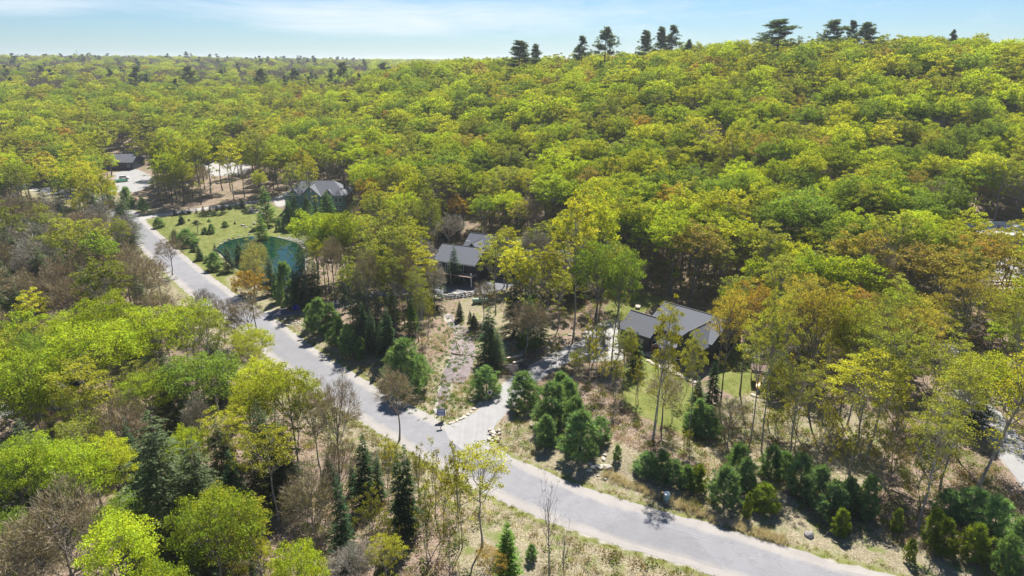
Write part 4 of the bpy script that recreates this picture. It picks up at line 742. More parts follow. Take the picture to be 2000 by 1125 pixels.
# -- keep the views that the photograph keeps open
CLEAR = [[(1000,900),(1200,980),(1400,1040),(1700,1120),(1440,1130),(1200,1052),(1010,985)], [(545,640),(625,700),(870,825),(930,850),(1000,745),(1010,735),(985,800),(960,850),(890,850),(760,838),(640,765),(560,705)],
 [(1205,634),(1297,590),(1395,618),(1385,672),(1320,705),(1215,692)], [(855,590),(940,588),(985,600),(930,725),(905,800),(850,800),(848,700)], [(858,500),(905,453),(965,458),(948,492),(938,560),(850,575),(930,590),(870,590)],
 [(425,472),(583,462),(578,530),(545,525),(480,490)], [(265,428),(540,396),(590,440),(580,470),(430,470),(400,520),(330,450)], [(566,360),(690,357),(690,405),(640,412),(600,405)], [(262,450),(345,488),(410,540),(505,615),(470,645),(395,600),(330,550),(285,505)], [(1012,742),(1050,705),(1140,665),(1190,640),(1215,650),(1180,690),(1100,735),(1060,752)],
 [(220,300),(300,296),(300,330),(270,375),(225,375)], [(410,322),(485,322),(480,342),(415,342)], [(1010,800),(1200,900),(1600,1000),(1700,1125),(1200,960),(1000,890)], [(1895,800),(1930,775),(1990,860),(1995,960),(1940,900)],
 [(650,870),(880,880),(1130,885),(1150,1125),(1000,1200),(640,1200)], [(1235,735),(1345,755),(1345,830),(1235,800)], [(1010,960),(1300,1045),(1700,1125),(2130,1190),(2130,1420),(640,1420),(640,1100),(1010,1100)], [(1925,548),(2000,545),(2000,600),(1940,590)], [(1940,434),(2000,430),(2000,452),(1945,450)], [(590,640),(720,700),(700,720),(580,650)],
 [(505,610),(600,598),(600,618),(520,632)], [(60,350),(140,380),(160,400),(60,365)], [(1190,588),(1250,585),(1240,625),(1180,640),(1160,690),(1215,690)], [(1455,700),(1500,700),(1500,745),(1455,745)], [(62,702),(92,702),(92,716),(62,716)], [(120,782),(138,782),(138,792),(120,792)]]
CLEAR = [np.array(c, float) for c in CLEAR]
allow = [l for l, w in LINES]
def blocked(x, y, z, h, r):
    pts = [(0, 0, .93), (0, 0, .75), (-.8, 0, .72), (.8, 0, .72), (0, 0, .55), (-.6, 0, .55), (.6, 0, .55), (0, 0, .3)]
    X = []; 
    for a, b, c in pts: X.append(pr(x + a * r, y, z + c * h))
    X = np.array(X)
    for P in CLEAR:
        if P[:, 1].max() < X[:, 1].min() or P[:, 1].min() > X[:, 1].max() or P[:, 0].max() < X[:, 0].min() or P[:, 0].min() > X[:, 0].max(): continue
        if inside(X[:, 0], X[:, 1], P).sum() > 0: return True
    return False
BASECLEAR = [P2([(545,625),(640,600),(740,640),(860,690),(900,760),(850,815),(760,770),(650,700)])]
HX = np.array([[t['x'], t['y'], (t['r'] or 4)] for t in TREES])
def kinds(px, py, x, y):
    n = float(vnoise(np.array([x]), np.array([y]), 45, 9)[0]); n2 = float(vnoise(np.array([x]), np.array([y]), 20, 11)[0]); r = rng.random()
    if py < 175 and px < 720:
        w = dict(bare_tree=.74, maple_tree=.12, birch_tree=.08, pine_tree=.015, spruce_tree=.05, hemlock_tree=.02) if n > .30 or py < 135 else dict(maple_tree=.5, birch_tree=.18, bare_tree=.24, oak_tree=.04, spruce_tree=.04)
    elif px < 500 and 360 < py < 600: w = dict(bare_tree=.52, hemlock_tree=.22, spruce_tree=.10, birch_tree=.14, maple_tree=.02) if n > .3 else dict(bare_tree=.50, birch_tree=.24, maple_tree=.04, hemlock_tree=.22)
    elif px < 650 and py >= 590: w = dict(maple_tree=.55, birch_tree=.18, hemlock_tree=.12, bare_tree=.10, spruce_tree=.05)
    elif px < 660 and py <= 370: w = dict(maple_tree=.45, birch_tree=.33, oak_tree=.07, bare_tree=.14, spruce_tree=.01)
    elif 640 <= px < 1150 and 380 < py < 660: w = dict(birch_tree=.34, maple_tree=.22, bare_tree=.20, spruce_tree=.14, hemlock_tree=.06, sapling=.04)
    elif px >= 1380 and py > 470: w = dict(birch_tree=.50, oak_tree=.13, maple_tree=.21, bare_tree=.06, sapling=.10)
    else: w = dict(maple_tree=.62, birch_tree=.25, oak_tree=.04, bare_tree=.08, spruce_tree=.01) if n2 > .3 else dict(maple_tree=.55, birch_tree=.22, oak_tree=.05, bare_tree=.18)
    t = sum(w.values()) * r
    for k, v in w.items():
        t -= v
        if t <= 0: return k
    return 'maple_tree'
def scatter(y0, y1, sp_):
    n = 0; ys = np.arange(y0, y1, sp_)
    for j, yy in enumerate(ys):
        xm = yy * .80 + 25
        xs = np.arange(-xm, xm, sp_) + (sp_ / 2 if j % 2 else 0); X = xs + rng.uniform(-.36, .36, len(xs)) * sp_; Y = yy + rng.uniform(-.36, .36, len(xs)) * sp_
        Z = H(X, Y); D = np.full(len(X), 99.)
        if yy < 460:
            D = np.minimum.reduce([near_d('line', X, Y) - .6, near_d('flat', X, Y) - .5, near_d('lawn', X, Y) - .5, near_d('pond', X, Y) - .5])
            for P in MEADOW[:2] + MEADOW[3:4]: D = np.minimum(D, sdist(X, Y, P))
        for x, y, z, d in zip(X, Y, Z, D):
            if d < .8: continue
            if yy < 170 and inside(np.array([x]), np.array([y]), BASECLEAR[0])[0]: continue
            px, py = pr(x, y, z + 15)
            if px < -130 or px > 2130 or py > 1330: continue
            k = kinds(px, py, x, y); sc = rng.uniform(.72, 1.14); b = {'maple_tree': 19.5, 'birch_tree': 20, 'oak_tree': 18.5, 'bare_tree': 16, 'spruce_tree': 14, 'hemlock_tree': 16, 'pine_tree': 25, 'sapling': 8}[k]
            if px > 1380 and py > 470 or (px < 640 and py > 560): b *= .88
            h = b * sc * (.72 if yy < 72 and px < 1000 else 1)
            if yy < 460 and ((HX[:, 0] - x) ** 2 + (HX[:, 1] - y) ** 2 < (HX[:, 2] * .75 + 1.2) ** 2).any(): continue
            if yy < 420 and blocked(x, y, z, h, {'spruce_tree': 2, 'sapling': 1.5}.get(k, 4.2)):
                if rng.random() < .75: continue
                k = 'sapling'; h = rng.uniform(3, 6)
                if blocked(x, y, z, h, 1.2): continue
            add_tree(k, float(x), float(y), h); n += 1
    return n
n_a = scatter(38, 300, 6.5); n_b = scatter(300, 620, 7.3)
print('scatter', n_a, n_b, len(TREES))
# beyond: everything more than 620 m away goes to the distant woodland
FAR = []
for y0, y1, sp_ in ((620, 1000, 8.5), (1000, 1700, 12), (1700, 3000, 19)):
    for yy in np.arange(y0, y1, sp_):
        xm = yy * .80 + 30; xs = np.arange(-xm, xm, sp_); X = xs + rng.uniform(-.45, .45, len(xs)) * sp_; Y = yy + rng.uniform(-.45, .45, len(xs)) * sp_
        px, py = pr(X, Y, H(X, Y) + 15); ok = (px > -60) & (px < 2060) & ((px < 1150) | (yy < 760)); X, Y, px, py = X[ok], Y[ok], px[ok], py[ok]
        for a, b, c, d in zip(X, Y, px, py): FAR.append((kinds(c, d, a, b), a, b, sp_))
print('far', len(FAR))

# ---------------------------------------------------------------- instancing of what is past the limit, one stuff object per kind
TINT = {}
def tinted(base, col):
    if (base, col) not in TINT: TINT[(base, col)] = foliage_mat(base + '_tint', {'leaf': .48, 'needle': .28, 'twig': .05}[base], .3, .01, const=col)
    return TINT[(base, col)]
def scatter_stuff(name, coll, pos, rot, sc, vi):
    me = bpy.data.meshes.new(name); n = len(pos); me.vertices.add(n); me.vertices.foreach_set('co', np.asarray(pos, np.float32).ravel())
    for an, ty, dat in (('vi', 'INT', np.asarray(vi, np.int32)), ('rot', 'FLOAT_VECTOR', np.asarray(rot, np.float32).ravel()), ('scl', 'FLOAT_VECTOR', np.asarray(sc, np.float32).ravel())):
        a = me.attributes.new(an, ty, 'POINT'); a.data.foreach_set('value' if ty == 'INT' else 'vector', dat)
    o = obj(name, me); g = bpy.data.node_groups.new(name, 'GeometryNodeTree')
    g.interface.new_socket('Geometry', in_out='INPUT', socket_type='NodeSocketGeometry'); g.interface.new_socket('Geometry', in_out='OUTPUT', socket_type='NodeSocketGeometry')
    gi = g.nodes.new('NodeGroupInput'); go = g.nodes.new('NodeGroupOutput'); ip = g.nodes.new('GeometryNodeInstanceOnPoints'); ci = g.nodes.new('GeometryNodeCollectionInfo')
    ci.inputs[0].default_value = coll; ci.inputs[1].default_value = True; ci.inputs[2].default_value = True; ip.inputs['Pick Instance'].default_value = True
    def na(nm, ty):
        x = g.nodes.new('GeometryNodeInputNamedAttribute'); x.data_type = ty; x.inputs[0].default_value = nm; return [s for s in x.outputs if s.enabled][0]
    L_ = g.links.new; L_(gi.outputs[0], ip.inputs['Points']); L_(ci.outputs[0], ip.inputs['Instance']); L_(na('vi', 'INT'), ip.inputs['Instance Index']); L_(na('rot', 'FLOAT_VECTOR'), ip.inputs['Rotation']); L_(na('scl', 'FLOAT_VECTOR'), ip.inputs['Scale']); L_(ip.outputs[0], go.inputs[0])
    md = o.modifiers.new('scatter', 'NODES'); md.node_group = g; tag(o, kind='stuff'); return o
def pick(kind, lod):
    for l in ({'near': ('near', 'mid', 'far'), 'mid': ('mid', 'near', 'far'), 'far': ('far', 'mid', 'near')}[lod]):
        if (kind, l) in PROTO: return PROTO[(kind, l)], l
ORD = ['', 'second ', 'third ']
cnt = {}
TREES.sort(key=lambda t: t['d'])
indiv = []; rest = {}
for t in TREES:
    inv = -60 < t['px'] < 2060 and t['py'] < 1290
    c = cnt.get(t['kind'], 0)
    if t['hand'] or (inv and c < 285 and t['d'] < 620): cnt[t['kind']] = c + 1; indiv.append(t)
    else: rest.setdefault(t['kind'], []).append(t)
print('individuals', cnt, 'rest', {k: len(v) for k, v in rest.items()})
for t in indiv:
    k = t['kind']; lod = 'near' if t['d'] < 135 or (k == 'pine_tree' and t['hand']) else 'mid' if t['d'] < 330 else 'far'; ps, _ = pick(k, lod); p = ps[(t['var'] if t['var'] is not None else int(rng.integers(99))) % len(ps)]
    s = t['h'] / p['h']; sr = (t['r'] / p['r']) if t['r'] else s * rng.uniform(.9, 1.42); 
    if t['r'] and k in ('maple_tree', 'birch_tree', 'oak_tree', 'bare_tree'): sr = min(max(sr, s * .6), s * 1.6)
    col, word = COLS[k][t['ci'] % len(COLS[k])]; br = float(rng.uniform(.86, 1.14)); cc = tuple(c * br for c in col) + (1,)
    size = 'large' if t['h'] > 19 else 'small' if t['h'] < (9 if k not in ('young_pine', 'sapling') else 4) else 'mid-sized'
    side = 'left part of the photo' if t['px'] < 660 else 'middle of the photo' if t['px'] < 1330 else 'right part of the photo'
    lab = t['label'] or f"{size} {word} {NOUN[k]} {zone_words(t['px'], t['py'])}"
    grp = {'maple_tree': 'maples of the wood', 'birch_tree': 'slender broadleaf trees of the wood', 'oak_tree': 'oaks of the wood', 'bare_tree': 'twiggy trees of the wood', 'spruce_tree': 'spruces', 'larch_tree': 'larches', 'hemlock_tree': 'hemlocks', 'pine_tree': 'tall pines', 'young_pine': 'young pines', 'sapling': 'sapling clumps', 'dead_tree': 'dead trees', 'willow_tree': 'willows'}[k]
    rot = (t['lean'] * .6, t['lean'], t['rot'] if not t['lean'] else 0)
    if t['d'] < 330:
        e = empty(k, (t['x'], t['y'], t['z']), 0, lab, k.replace('_', ' ').replace('birch tree', 'broadleaf tree').replace('bare tree', 'tree'), grp); e.rotation_euler = rot; e.scale = (sr, sr, s)
        for nm, me in p['parts']:
            o = obj(nm, me, e)
            if nm == 'twigs': o['kind'] = 'stuff'
            o.color = tuple(p['bark']) + (1,) if nm == 'trunk' else cc if nm == 'crown' else ((.27, .225, .15, 1) if t['ci'] != 2 else (.30, .28, .25, 1))
            if k == 'dead_tree' : o.color = (1.7, 1.6, 1.5, 1) if nm == 'trunk' else (.2, .18, .16, 1)
    else:
        o = obj(k, p['joined']); o.location = (t['x'], t['y'], t['z']); o.rotation_euler = rot; o.scale = (sr, sr, s); o.color = cc
        tag(o, lab, k.replace('_', ' ').replace('birch tree', 'broadleaf tree').replace('bare tree', 'tree'), grp)
_by = {}
for o in bpy.data.objects:
    if o.get('label') and o.get('group') and not o.parent: _by.setdefault(o['label'], []).append(o)
_o = ['leftmost', 'second', 'third', 'fourth', 'fifth', 'sixth', 'seventh', 'eighth', 'ninth', 'tenth', 'eleventh', 'twelfth', 'thirteenth', 'fourteenth', 'fifteenth', 'sixteenth', 'seventeenth', 'eighteenth', 'nineteenth', 'twentieth']
for lb, os_ in _by.items():
    if len(os_) < 2: continue
    os_.sort(key=lambda o: pr(o.location.x, o.location.y, o.location.z + 10)[0])
    for i, o in enumerate(os_):
        if len(os_) <= 20: o['label'] = lb + ', ' + ('leftmost of them' if i == 0 else 'rightmost of them' if i == len(os_) - 1 else _o[i] + ' from left')
        elif i < 10: o['label'] = lb + ', ' + ('leftmost of them' if i == 0 else _o[i] + ' from left')
        elif i >= len(os_) - 10: j = len(os_) - 1 - i; o['label'] = lb + ', ' + ('rightmost of them' if j == 0 else _o[j] + ' from right')
for os_ in _by.values():
    for o in os_:
        l = o['label']
        for a, b in (('mid-sized ', ''), ('large ', ''), ('slender broadleaf', 'broadleaf'), (' of them', ''), ('small ', '')):
            if len(l.split()) > 16: l = l.replace(a, b, 1)
        o['label'] = l
for k, x, y, sp_ in FAR:
    rest.setdefault(k, []).append(dict(kind=k, x=x, y=y, z=None, h=None, sp=sp_, ci=int(rng.integers(9)), far=True))
for k, ts in rest.items():
    coll = bpy.data.collections.new('proto_' + k); n = 0; vars_ = []
    for lod in ('near', 'far'):
        ps, _ = pick(k, 'mid' if lod == 'near' else 'far')
        for p in ps:
            for col, w in COLS[k]:
                o = bpy.data.objects.new(f'proto_{k}_{n:03d}', p['joined']); coll.objects.link(o)
                for sl_ in o.material_slots:
                    if sl_.material != BARKJ: base = sl_.material.name; sl_.link = 'OBJECT'; sl_.material = tinted(base, col)
                vars_.append((lod, p)); n += 1
    nn = [i for i, v in enumerate(vars_) if v[0] == 'near']; ff = [i for i, v in enumerate(vars_) if v[0] == 'far']
    X = np.array([t['x'] for t in ts]); Y = np.array([t['y'] for t in ts]); Zz = H(X, Y); D = np.hypot(X, Y); vi = []; sc = []
    hb = {'maple_tree': 19.5, 'birch_tree': 19.5, 'oak_tree': 18.5, 'bare_tree': 17, 'spruce_tree': 15, 'hemlock_tree': 16, 'pine_tree': 25, 'sapling': 8}.get(k, 10)
    for t, d in zip(ts, D):
        i = int(rng.choice(nn if d < 300 else ff)); i = ff[2 + 4 * int(rng.integers(len(ff) // 4))] if k == 'bare_tree' and d > 600 and rng.random() < .5 else i; vi.append(i); p = vars_[i][1]; h = t['h'] or hb * rng.uniform(.8, 1.15); s = h / p['h']
        w = s * rng.uniform(.92, 1.4) * (1 if not t.get('far') else max(1, t['sp'] / 9.0)); sc.append((w, w, s * (1 if not t.get('far') or t['sp'] < 10 else 1.05)))
    nm = {'maple_tree': 'distant_maples', 'birch_tree': 'distant_broadleaf_trees', 'oak_tree': 'distant_oaks', 'bare_tree': 'distant_leafless_trees', 'spruce_tree': 'distant_spruces', 'hemlock_tree': 'distant_hemlocks', 'pine_tree': 'distant_pines', 'sapling': 'undergrowth_saplings'}.get(k, 'undergrowth_' + k)
    scatter_stuff(nm, coll, np.column_stack([X, Y, Zz]), np.column_stack([X * 0, X * 0, rng.random(len(X)) * 6.28]), sc, vi)
# ---------------------------------------------------------------- buildings
def frame(name, G, u, label, cat='house'):      # an Empty with local x along u (a unit 2D vector)
    return empty(name, (G[0], G[1], G[2]), math.atan2(u[1], u[0]), label, cat)
def gable(par, x0, x1, y0, y1, ze, zr, roofm, wallm, z0=0, over=.5, ax='x', chim=None, th=.22, rake=True, fascia=WHITE):
    """walls with gable ends and two roof planes; ax = direction of the ridge"""
    w = MB()
    if ax == 'x':
        ym = (y0 + y1) / 2; P = lambda x, y, z: (x, y, z); a0, a1, b0, b1 = x0, x1, y0, y1
    else:
        P = lambda x, y, z: (y, x, z); a0, a1, b0, b1 = y0, y1, x0, x1
    bm = (b0 + b1) / 2
    V = [P(a, b, z) for a in (a0, a1) for b, z in ((b0, z0), (b1, z0), (b1, ze), (bm, zr - .05), (b0, ze))]
    w.add(V, [(0, 1, 2, 3, 4), (9, 8, 7, 6, 5), (0, 4, 9, 5), (1, 6, 7, 2), (4, 3, 8, 9), (3, 2, 7, 8)]); w.build('wall', wallm, par)
    s = (zr - ze) / (bm - b0); zo = ze - s * over
    r = MB(); r.slab([P(a0 - over, b0 - over, zo + .12), P(a1 + over, b0 - over, zo + .12), P(a1 + over, bm, zr + .12), P(a0 - over, bm, zr + .12)], th)
    ro = r.build('roof', roofm, par)
    r = MB(); r.slab([P(a0 - over, b1 + over, zo + .12), P(a1 + over, b1 + over, zo + .12), P(a1 + over, bm + .01, zr + .125), P(a0 - over, bm + .01, zr + .125)], th); r.build('roof', roofm, par)
    f = MB(); 
    for b in (b0 - over - .04, b1 + over + .01):
        q = [P(a0 - over, b, zo - .22), P(a1 + over, b + .03, zo + .10)]; f.box(min(q[0][0], q[1][0]), max(q[0][0], q[1][0]), min(q[0][1], q[1][1]), max(q[0][1], q[1][1]), zo - .22, zo + .08)
    f.build('fascia', fascia, par)
    c = MB(); q0, q1 = P(a0 - over, bm - .12, 0), P(a1 + over, bm + .12, 0); c.box(min(q0[0], q1[0]), max(q0[0], q1[0]), min(q0[1], q1[1]), max(q0[1], q1[1]), zr + .10, zr + .17); c.build('ridge_cap', DARKM, ro)
    return ro
def window(par, face, a, z, w, h, plane, trim=WHITE, mull=1):
    """face '-y','+y','-x','+x': the wall plane's outward direction; a = position along the wall"""
    s = -1 if face[0] == '-' else 1; e = .06
    def bx(m, a0, a1, z0, z1, d0, d1):
        p0, p1 = sorted((plane + s * d0, plane + s * d1))
        if face[1] == 'y': m.box(a0, a1, p0, p1, z0, z1)
        else: m.box(p0, p1, a0, a1, z0, z1)
    t = .11; m = MB(); bx(m, a - w/2 - t, a + w/2 + t, z + h, z + h + t, 0, e); bx(m, a - w/2 - t, a + w/2 + t, z - t, z, 0, e + .04); bx(m, a - w/2 - t, a - w/2, z, z + h, 0, e); bx(m, a + w/2, a + w/2 + t, z, z + h, 0, e)
    for i in range(mull): c = a - w/2 + w * (i + 1) / (mull + 1); bx(m, c - .03, c + .03, z, z + h, .005, e - .01)
    f = m.build('window', trim, par); g = MB(); bx(g, a - w/2, a + w/2, z, z + h, .002, .025); g.build('pane', GLASS, f)
def door(par, face, a, z, w, h, plane, col=WHITE):
    s = -1 if face[0] == '-' else 1; m = MB(); p0, p1 = sorted((plane, plane + s * .06))
    (m.box(a - w/2, a + w/2, p0, p1, z, z + h) if face[1] == 'y' else m.box(p0, p1, a - w/2, a + w/2, z, z + h)); d = m.build('door', col, par)
    k = MB(); p0, p1 = sorted((plane + s * .06, plane + s * .14)); (k.box(a + w/2 - .18, a + w/2 - .10, p0, p1, z + 1, z + 1.1) if face[1] == 'y' else k.box(p0, p1, a + w/2 - .18, a + w/2 - .10, z + 1, z + 1.1)); k.build('handle', DARKM, d)
def uv_of(p, q): d = np.array(q) - np.array(p); return d / np.hypot(*d)
# the black house (local x = along the ridge towards the lower right of the photo, local -y = front)
zC = h1(28, 130); g = at(1236, 607, zC + 6.0); uC = uv_of(at(1297, 591, zC + 7.5), at(1393, 618, zC + 7.5))
hC = frame('black_house', (g[0], g[1], zC), uC, 'black sided house with grey shingle roof and red cedar porch beside the front lawn')
gable(hC, 0, 7.2, -4.0, 4.0, 3.5, 6.0, ROOF_L, SIDE_BLK, fascia=DARKM); gable(hC, 4.6, 19, -.8, 11.6, 4.6, 7.7, ROOF_L, SIDE_BLK, fascia=DARKM)
gable(hC, 13.4, 18.6, -3.6, 4.8, 4.45, 7.0, ROOF_L, SIDE_BLK, ax='y', fascia=DARKM)
window(hC, '-y', 2.4, 1.2, 1.2, 1.2, -4.0, SIDE_OLV); window(hC, '-y', 5.4, 1.2, .9, 1.2, -4.0, SIDE_OLV); window(hC, '-x', -1.5, 1.2, 1.1, 1.1, 0, SIDE_OLV); window(hC, '-y', 9.2, 3.0, .9, 1.3, -.8, SIDE_OLV); window(hC, '-y', 11.5, 1.0, 1.6, 1.4, -.8, SIDE_OLV); window(hC, '-y', 16, 1.0, 2.0, 1.5, -3.6, SIDE_OLV, mull=2)
window(hC, '-y', 16, 4.2, 1.0, 1.0, -3.6, SIDE_OLV); window(hC, '+x', 3, 1.2, 1.4, 1.3, 19.0, SIDE_OLV); window(hC, '+x', 8, 1.2, 1.4, 1.3, 19.0, SIDE_OLV); door(hC, '-y', 10.0, .3, 1.0, 2.1, -.8, CEDAR); door(hC, '-x', 1.3, .1, 2.5, 2.2, 0, DARKM)
m = MB(); m.slab([(7.3, -3.6, 2.6), (13.2, -3.6, 2.6), (13.2, -.82, 3.35), (7.3, -.82, 3.35)], .18); m.build('porch_roof', ROOF_L, hC)
m = MB(); m.slab([(10.0, -5.6, 3.25), (11.3, -5.6, 2.35), (11.3, -2.6, 2.4), (10.0, -2.6, 3.3)], .15); m.build('porch_roof', ROOF_L, hC)
m = MB(); m.slab([(8.7, -5.6, 2.35), (9.98, -5.6, 3.25), (9.98, -2.6, 3.3), (8.7, -2.6, 2.4)], .15); m.build('porch_roof', ROOF_L, hC)
for x, y in ((7.5, -3.4), (8.9, -5.3), (11.1, -5.3), (12.9, -3.4)): m = MB(); m.box(x - .12, x + .12, y - .12, y + .12, .1, 2.45); m.build('porch_post', CEDAR, hC)
m = MB(); m.add([(8.8, -5.45, 2.25), (11.2, -5.45, 2.25), (10, -5.45, 3.1), (8.8, -5.38, 2.25), (11.2, -5.38, 2.25), (10, -5.38, 3.1)], [(0, 1, 2), (5, 4, 3), (0, 3, 4, 1), (1, 4, 5, 2), (2, 5, 3, 0)]); m.build('porch_gable', CEDAR, hC)
m = MB(); m.box(7.3, 13.2, -5.7, -.82, -.3, .18); m.build('porch_floor', CONC, hC)
# the middle house
zB = h1(-12, 178); a = at(865, 476, zB + 8.2); b = at(946, 486, zB + 8.2); uB = uv_of(a, b); LB = float(np.hypot(*(b - a)))
hB = frame('dark_house', (a[0], a[1], zB), uB, 'dark house with stepped slate grey gable roofs above the boulder wall')
gable(hB, .4, LB, -5.6, 5.6, 5.4, 8.2, ROOF, SIDE_BLK); gable(hB, 4.6, LB + 7, 2.5, 14.0, 6.3, 9.9, ROOF, SIDE_BLK); gable(hB, 6.2, 11.0, 1.0, 9.0, 7.0, 9.0, ROOF, SIDE_BLK, ax='y')
gable(hB, LB + 1.5, LB + 15, 6.0, 13.5, 4.2, 7.0, ROOF_L, SIDE_BLK); gable(hB, LB + 14.5, LB + 20.5, 2.5, 14.0, 4.2, 7.4, ROOF_L, SIDE_OLV, ax='y')
for x in (2.2, 4.6): window(hB, '-y', x, 3.0, 1.2, 1.4, -5.6)
window(hB, '-y', 8.0, 2.9, 2.6, 2.1, -5.6, mull=3); window(hB, '-y', 8.0, .3, 2.8, 2.1, -5.6, mull=2); window(hB, '+x', -2, 2.9, 1.4, 1.4, LB); window(hB, '-y', LB + 8, 1.0, 1.4, 1.3, 6.0); window(hB, '-y', LB + 17.5, 1.0, 1.6, 1.4, 2.5); window(hB, '-y', LB + 4, 1.0, 1.4, 1.3, 2.5)
m = MB(); m.box(3.5, LB + .5, -8.4, -5.62, 2.45, 2.65); m.build('deck', WOODP, hB)
for x in (3.7, 7, LB + .3): m = MB(); m.box(x - .1, x + .1, -8.3, -8.1, 0, 3.6); m.build('deck_post', WHITE, hB)
for k in range(3): m = MB(); m.tube([(6.2 + k * .55, 1.9, 8.0), (6.2 + k * .55, 1.9, 9.35)], .13, 8); m.build('vent_pipe', WHITE, hB)
# the teal house by the pond
zA = h1(-75, 268); hA = frame('teal_house', (-88.5, 263.5, zA), (1, 0), 'two storey teal house with grey hipped roof and white trimmed windows behind the pond')
def hip(par, x0, x1, y0, y1, ze, zr, rm, over=.6, run=None):
    ym = (y0 + y1) / 2; run = run or (y1 - y0) / 2; x0 -= over; x1 += over; y0 -= over; y1 += over
    A = [(x0, y0, ze), (x1, y0, ze), (x1, y1, ze), (x0, y1, ze)]; r0 = (x0 + run, ym, zr); r1 = (x1 - run, ym, zr)
    for P in ([A[0], A[1], r1, r0], [A[1], A[2], r1], [A[2], A[3], r0, r1], [A[3], A[0], r0]): m = MB(); m.slab(P, .18); m.build('roof', rm, par)
    m = MB(); m.box(x0 - .03, x1 + .03, y0 - .06, y0, ze - .35, ze - .05); m.box(x1, x1 + .06, y0, y1, ze - .35, ze - .05); m.box(x0 - .06, x0, y0, y1, ze - .35, ze - .05); m.build('fascia', WHITE, par)
m = MB(); m.box(0, 23.5, 0, 12, -.4, 5.9); m.build('wall', SIDE_TEAL, hA); m = MB(); m.box(23.51, 23.6, .02, 11.98, -.4, 5.85); m.build('wall', SIDE_OLV, hA); hip(hA, 0, 23.5, 0, 12, 6.0, 10.4, ROOF_L)
gable(hA, 7.0, 14.0, -1.8, 5.5, 6.05, 9.4, ROOF_L, SIDE_TEAL, ax='y', over=.45)
gable(hA, 2.2, 5.0, -.5, 3.5, 6.5, 8.0, ROOF_L, SIDE_TEAL, ax='y', over=.3, z0=5.9); gable(hA, 15.8, 18.4, -.5, 3.5, 6.5, 8.0, ROOF_L, SIDE_TEAL, ax='y', over=.3, z0=5.9)
m = MB(); m.prism([(18.9, .1), (19.8, -1.6), (22.4, -1.6), (23.3, .1)], -.4, 5.8); m.build('bay_wall', SIDE_TEAL, hA)
for P in ([(18.5, .2, 5.8), (19.6, -2, 5.8), (21.1, .6, 8.1)], [(19.6, -2, 5.8), (22.6, -2, 5.8), (21.1, .6, 8.1)], [(22.6, -2, 5.8), (23.7, .2, 5.8), (21.1, .6, 8.1)]): m = MB(); m.slab(P, .15); m.build('bay_roof', ROOF_L, hA)
for x in (8.6, 12.4): window(hA, '-y', x, 3.3, 1.3, 1.7, -1.8); window(hA, '-y', x, .5, 1.3, 1.6, -1.8)
for x in (20.3, 21.9): window(hA, '-y', x, 3.3, 1.0, 1.7, -1.6); window(hA, '-y', x, .5, 1.0, 1.6, -1.6)
window(hA, '-y', 3.6, 6.6, .9, .7, -.5); window(hA, '-y', 17.1, 6.6, .9, .7, -.5); window(hA, '-y', 16.4, 3.3, 1.3, 1.7, 0); window(hA, '-y', 3.6, 3.0, 1.3, 1.6, 0); window(hA, '+x', 4, 3.2, 1.2, 1.5, 23.6); window(hA, '+x', 8, 3.2, 1.2, 1.5, 23.6)
m = MB(); m.tube([(22.2, 5, 6.2), (22.2, 5, 11.2)], .22, 8); m.tube([(22.2, 5, 11.2), (22.2, 5, 11.5)], .34, 8); m.build('stove_pipe', DARKM, hA)
# barn and the big roof beside it, far left
zD = h1(-205, 370); hD = frame('dark_barn', (-219.5, 367.0, zD), (1, -.02), 'dark navy barn with grey gable roof at the end of the far gravel lot', 'barn')
gable(hD, 0, 17, 0, 12, 4.2, 7.6, ROOF_L, SIDE_NAVY); door(hD, '-y', 5, 0, 3.4, 3, 0, DARKM); door(hD, '-y', 10.5, 0, 3.4, 3, 0, DARKM); window(hD, '-y', 14.6, 1.4, 1.1, 1.1, 0)
p = at(320, 335, zD); hD2 = frame('grey_roofed_house', (p[0] - 12, p[1] + 12, zD), (1, .05), 'long house with pale grey roof mostly hidden behind trees right of the barn')
gable(hD2, 0, 30, 0, 14, 4.5, 9.2, ROOF_L, SIDE_NAVY); gable(hD2, 5, 13, -4, 7, 4.5, 8.4, ROOF_L, SIDE_NAVY, ax='y'); window(hD2, '-y', 17, 1.2, 1.6, 1.4, 0); window(hD2, '-y', 22, 1.2, 1.6, 1.4, 0); window(hD2, '-y', 9, 1.2, 1.6, 1.4, -4)
# pale building and open carport, right edge
x_, y_, zF = ground(1955, 500); hF = frame('pale_building', (x_ - 2, y_ + 4, zF), (1, .04), 'long pale sided building with bright flat metal roof at the right edge', 'building')
m = MB(); m.box(0, 34, 0, 12, -1, 4.4); m.build('wall', SIDE_GREY, hF); m = MB(); m.slab([(-.6, -.6, 4.7), (34.6, -.6, 4.7), (34.6, 12.6, 5.4), (-.6, 12.6, 5.4)], .3); m.build('roof', plain('bright_metal_roof', (.70, .71, .72), .5, 2, .05), hF)
for x in (4, 9, 14): window(hF, '-y', x, 1.6, 1.8, 1.2, 0)
door(hF, '-y', 18, 0, 3.2, 3.0, 0, SIDE_NAVY)
x_, y_, z_c = ground(1850, 478); hP = empty('carport', (x_, y_, z_c), 0, 'open flat roofed carport left of the pale building', 'carport')
m = MB(); m.slab([(0, 0, 3.7), (10, -.5, 3.5), (10, 5.5, 3.6), (0, 6, 3.8)], .22); m.build('roof', CONC, hP)
for x, y in ((.3, .3), (9.7, 0), (.3, 5.6), (9.7, 5.1)): m = MB(); m.box(x - .12, x + .12, y - .12, y + .12, -.5, 3.45); m.build('post', DARKM, hP)
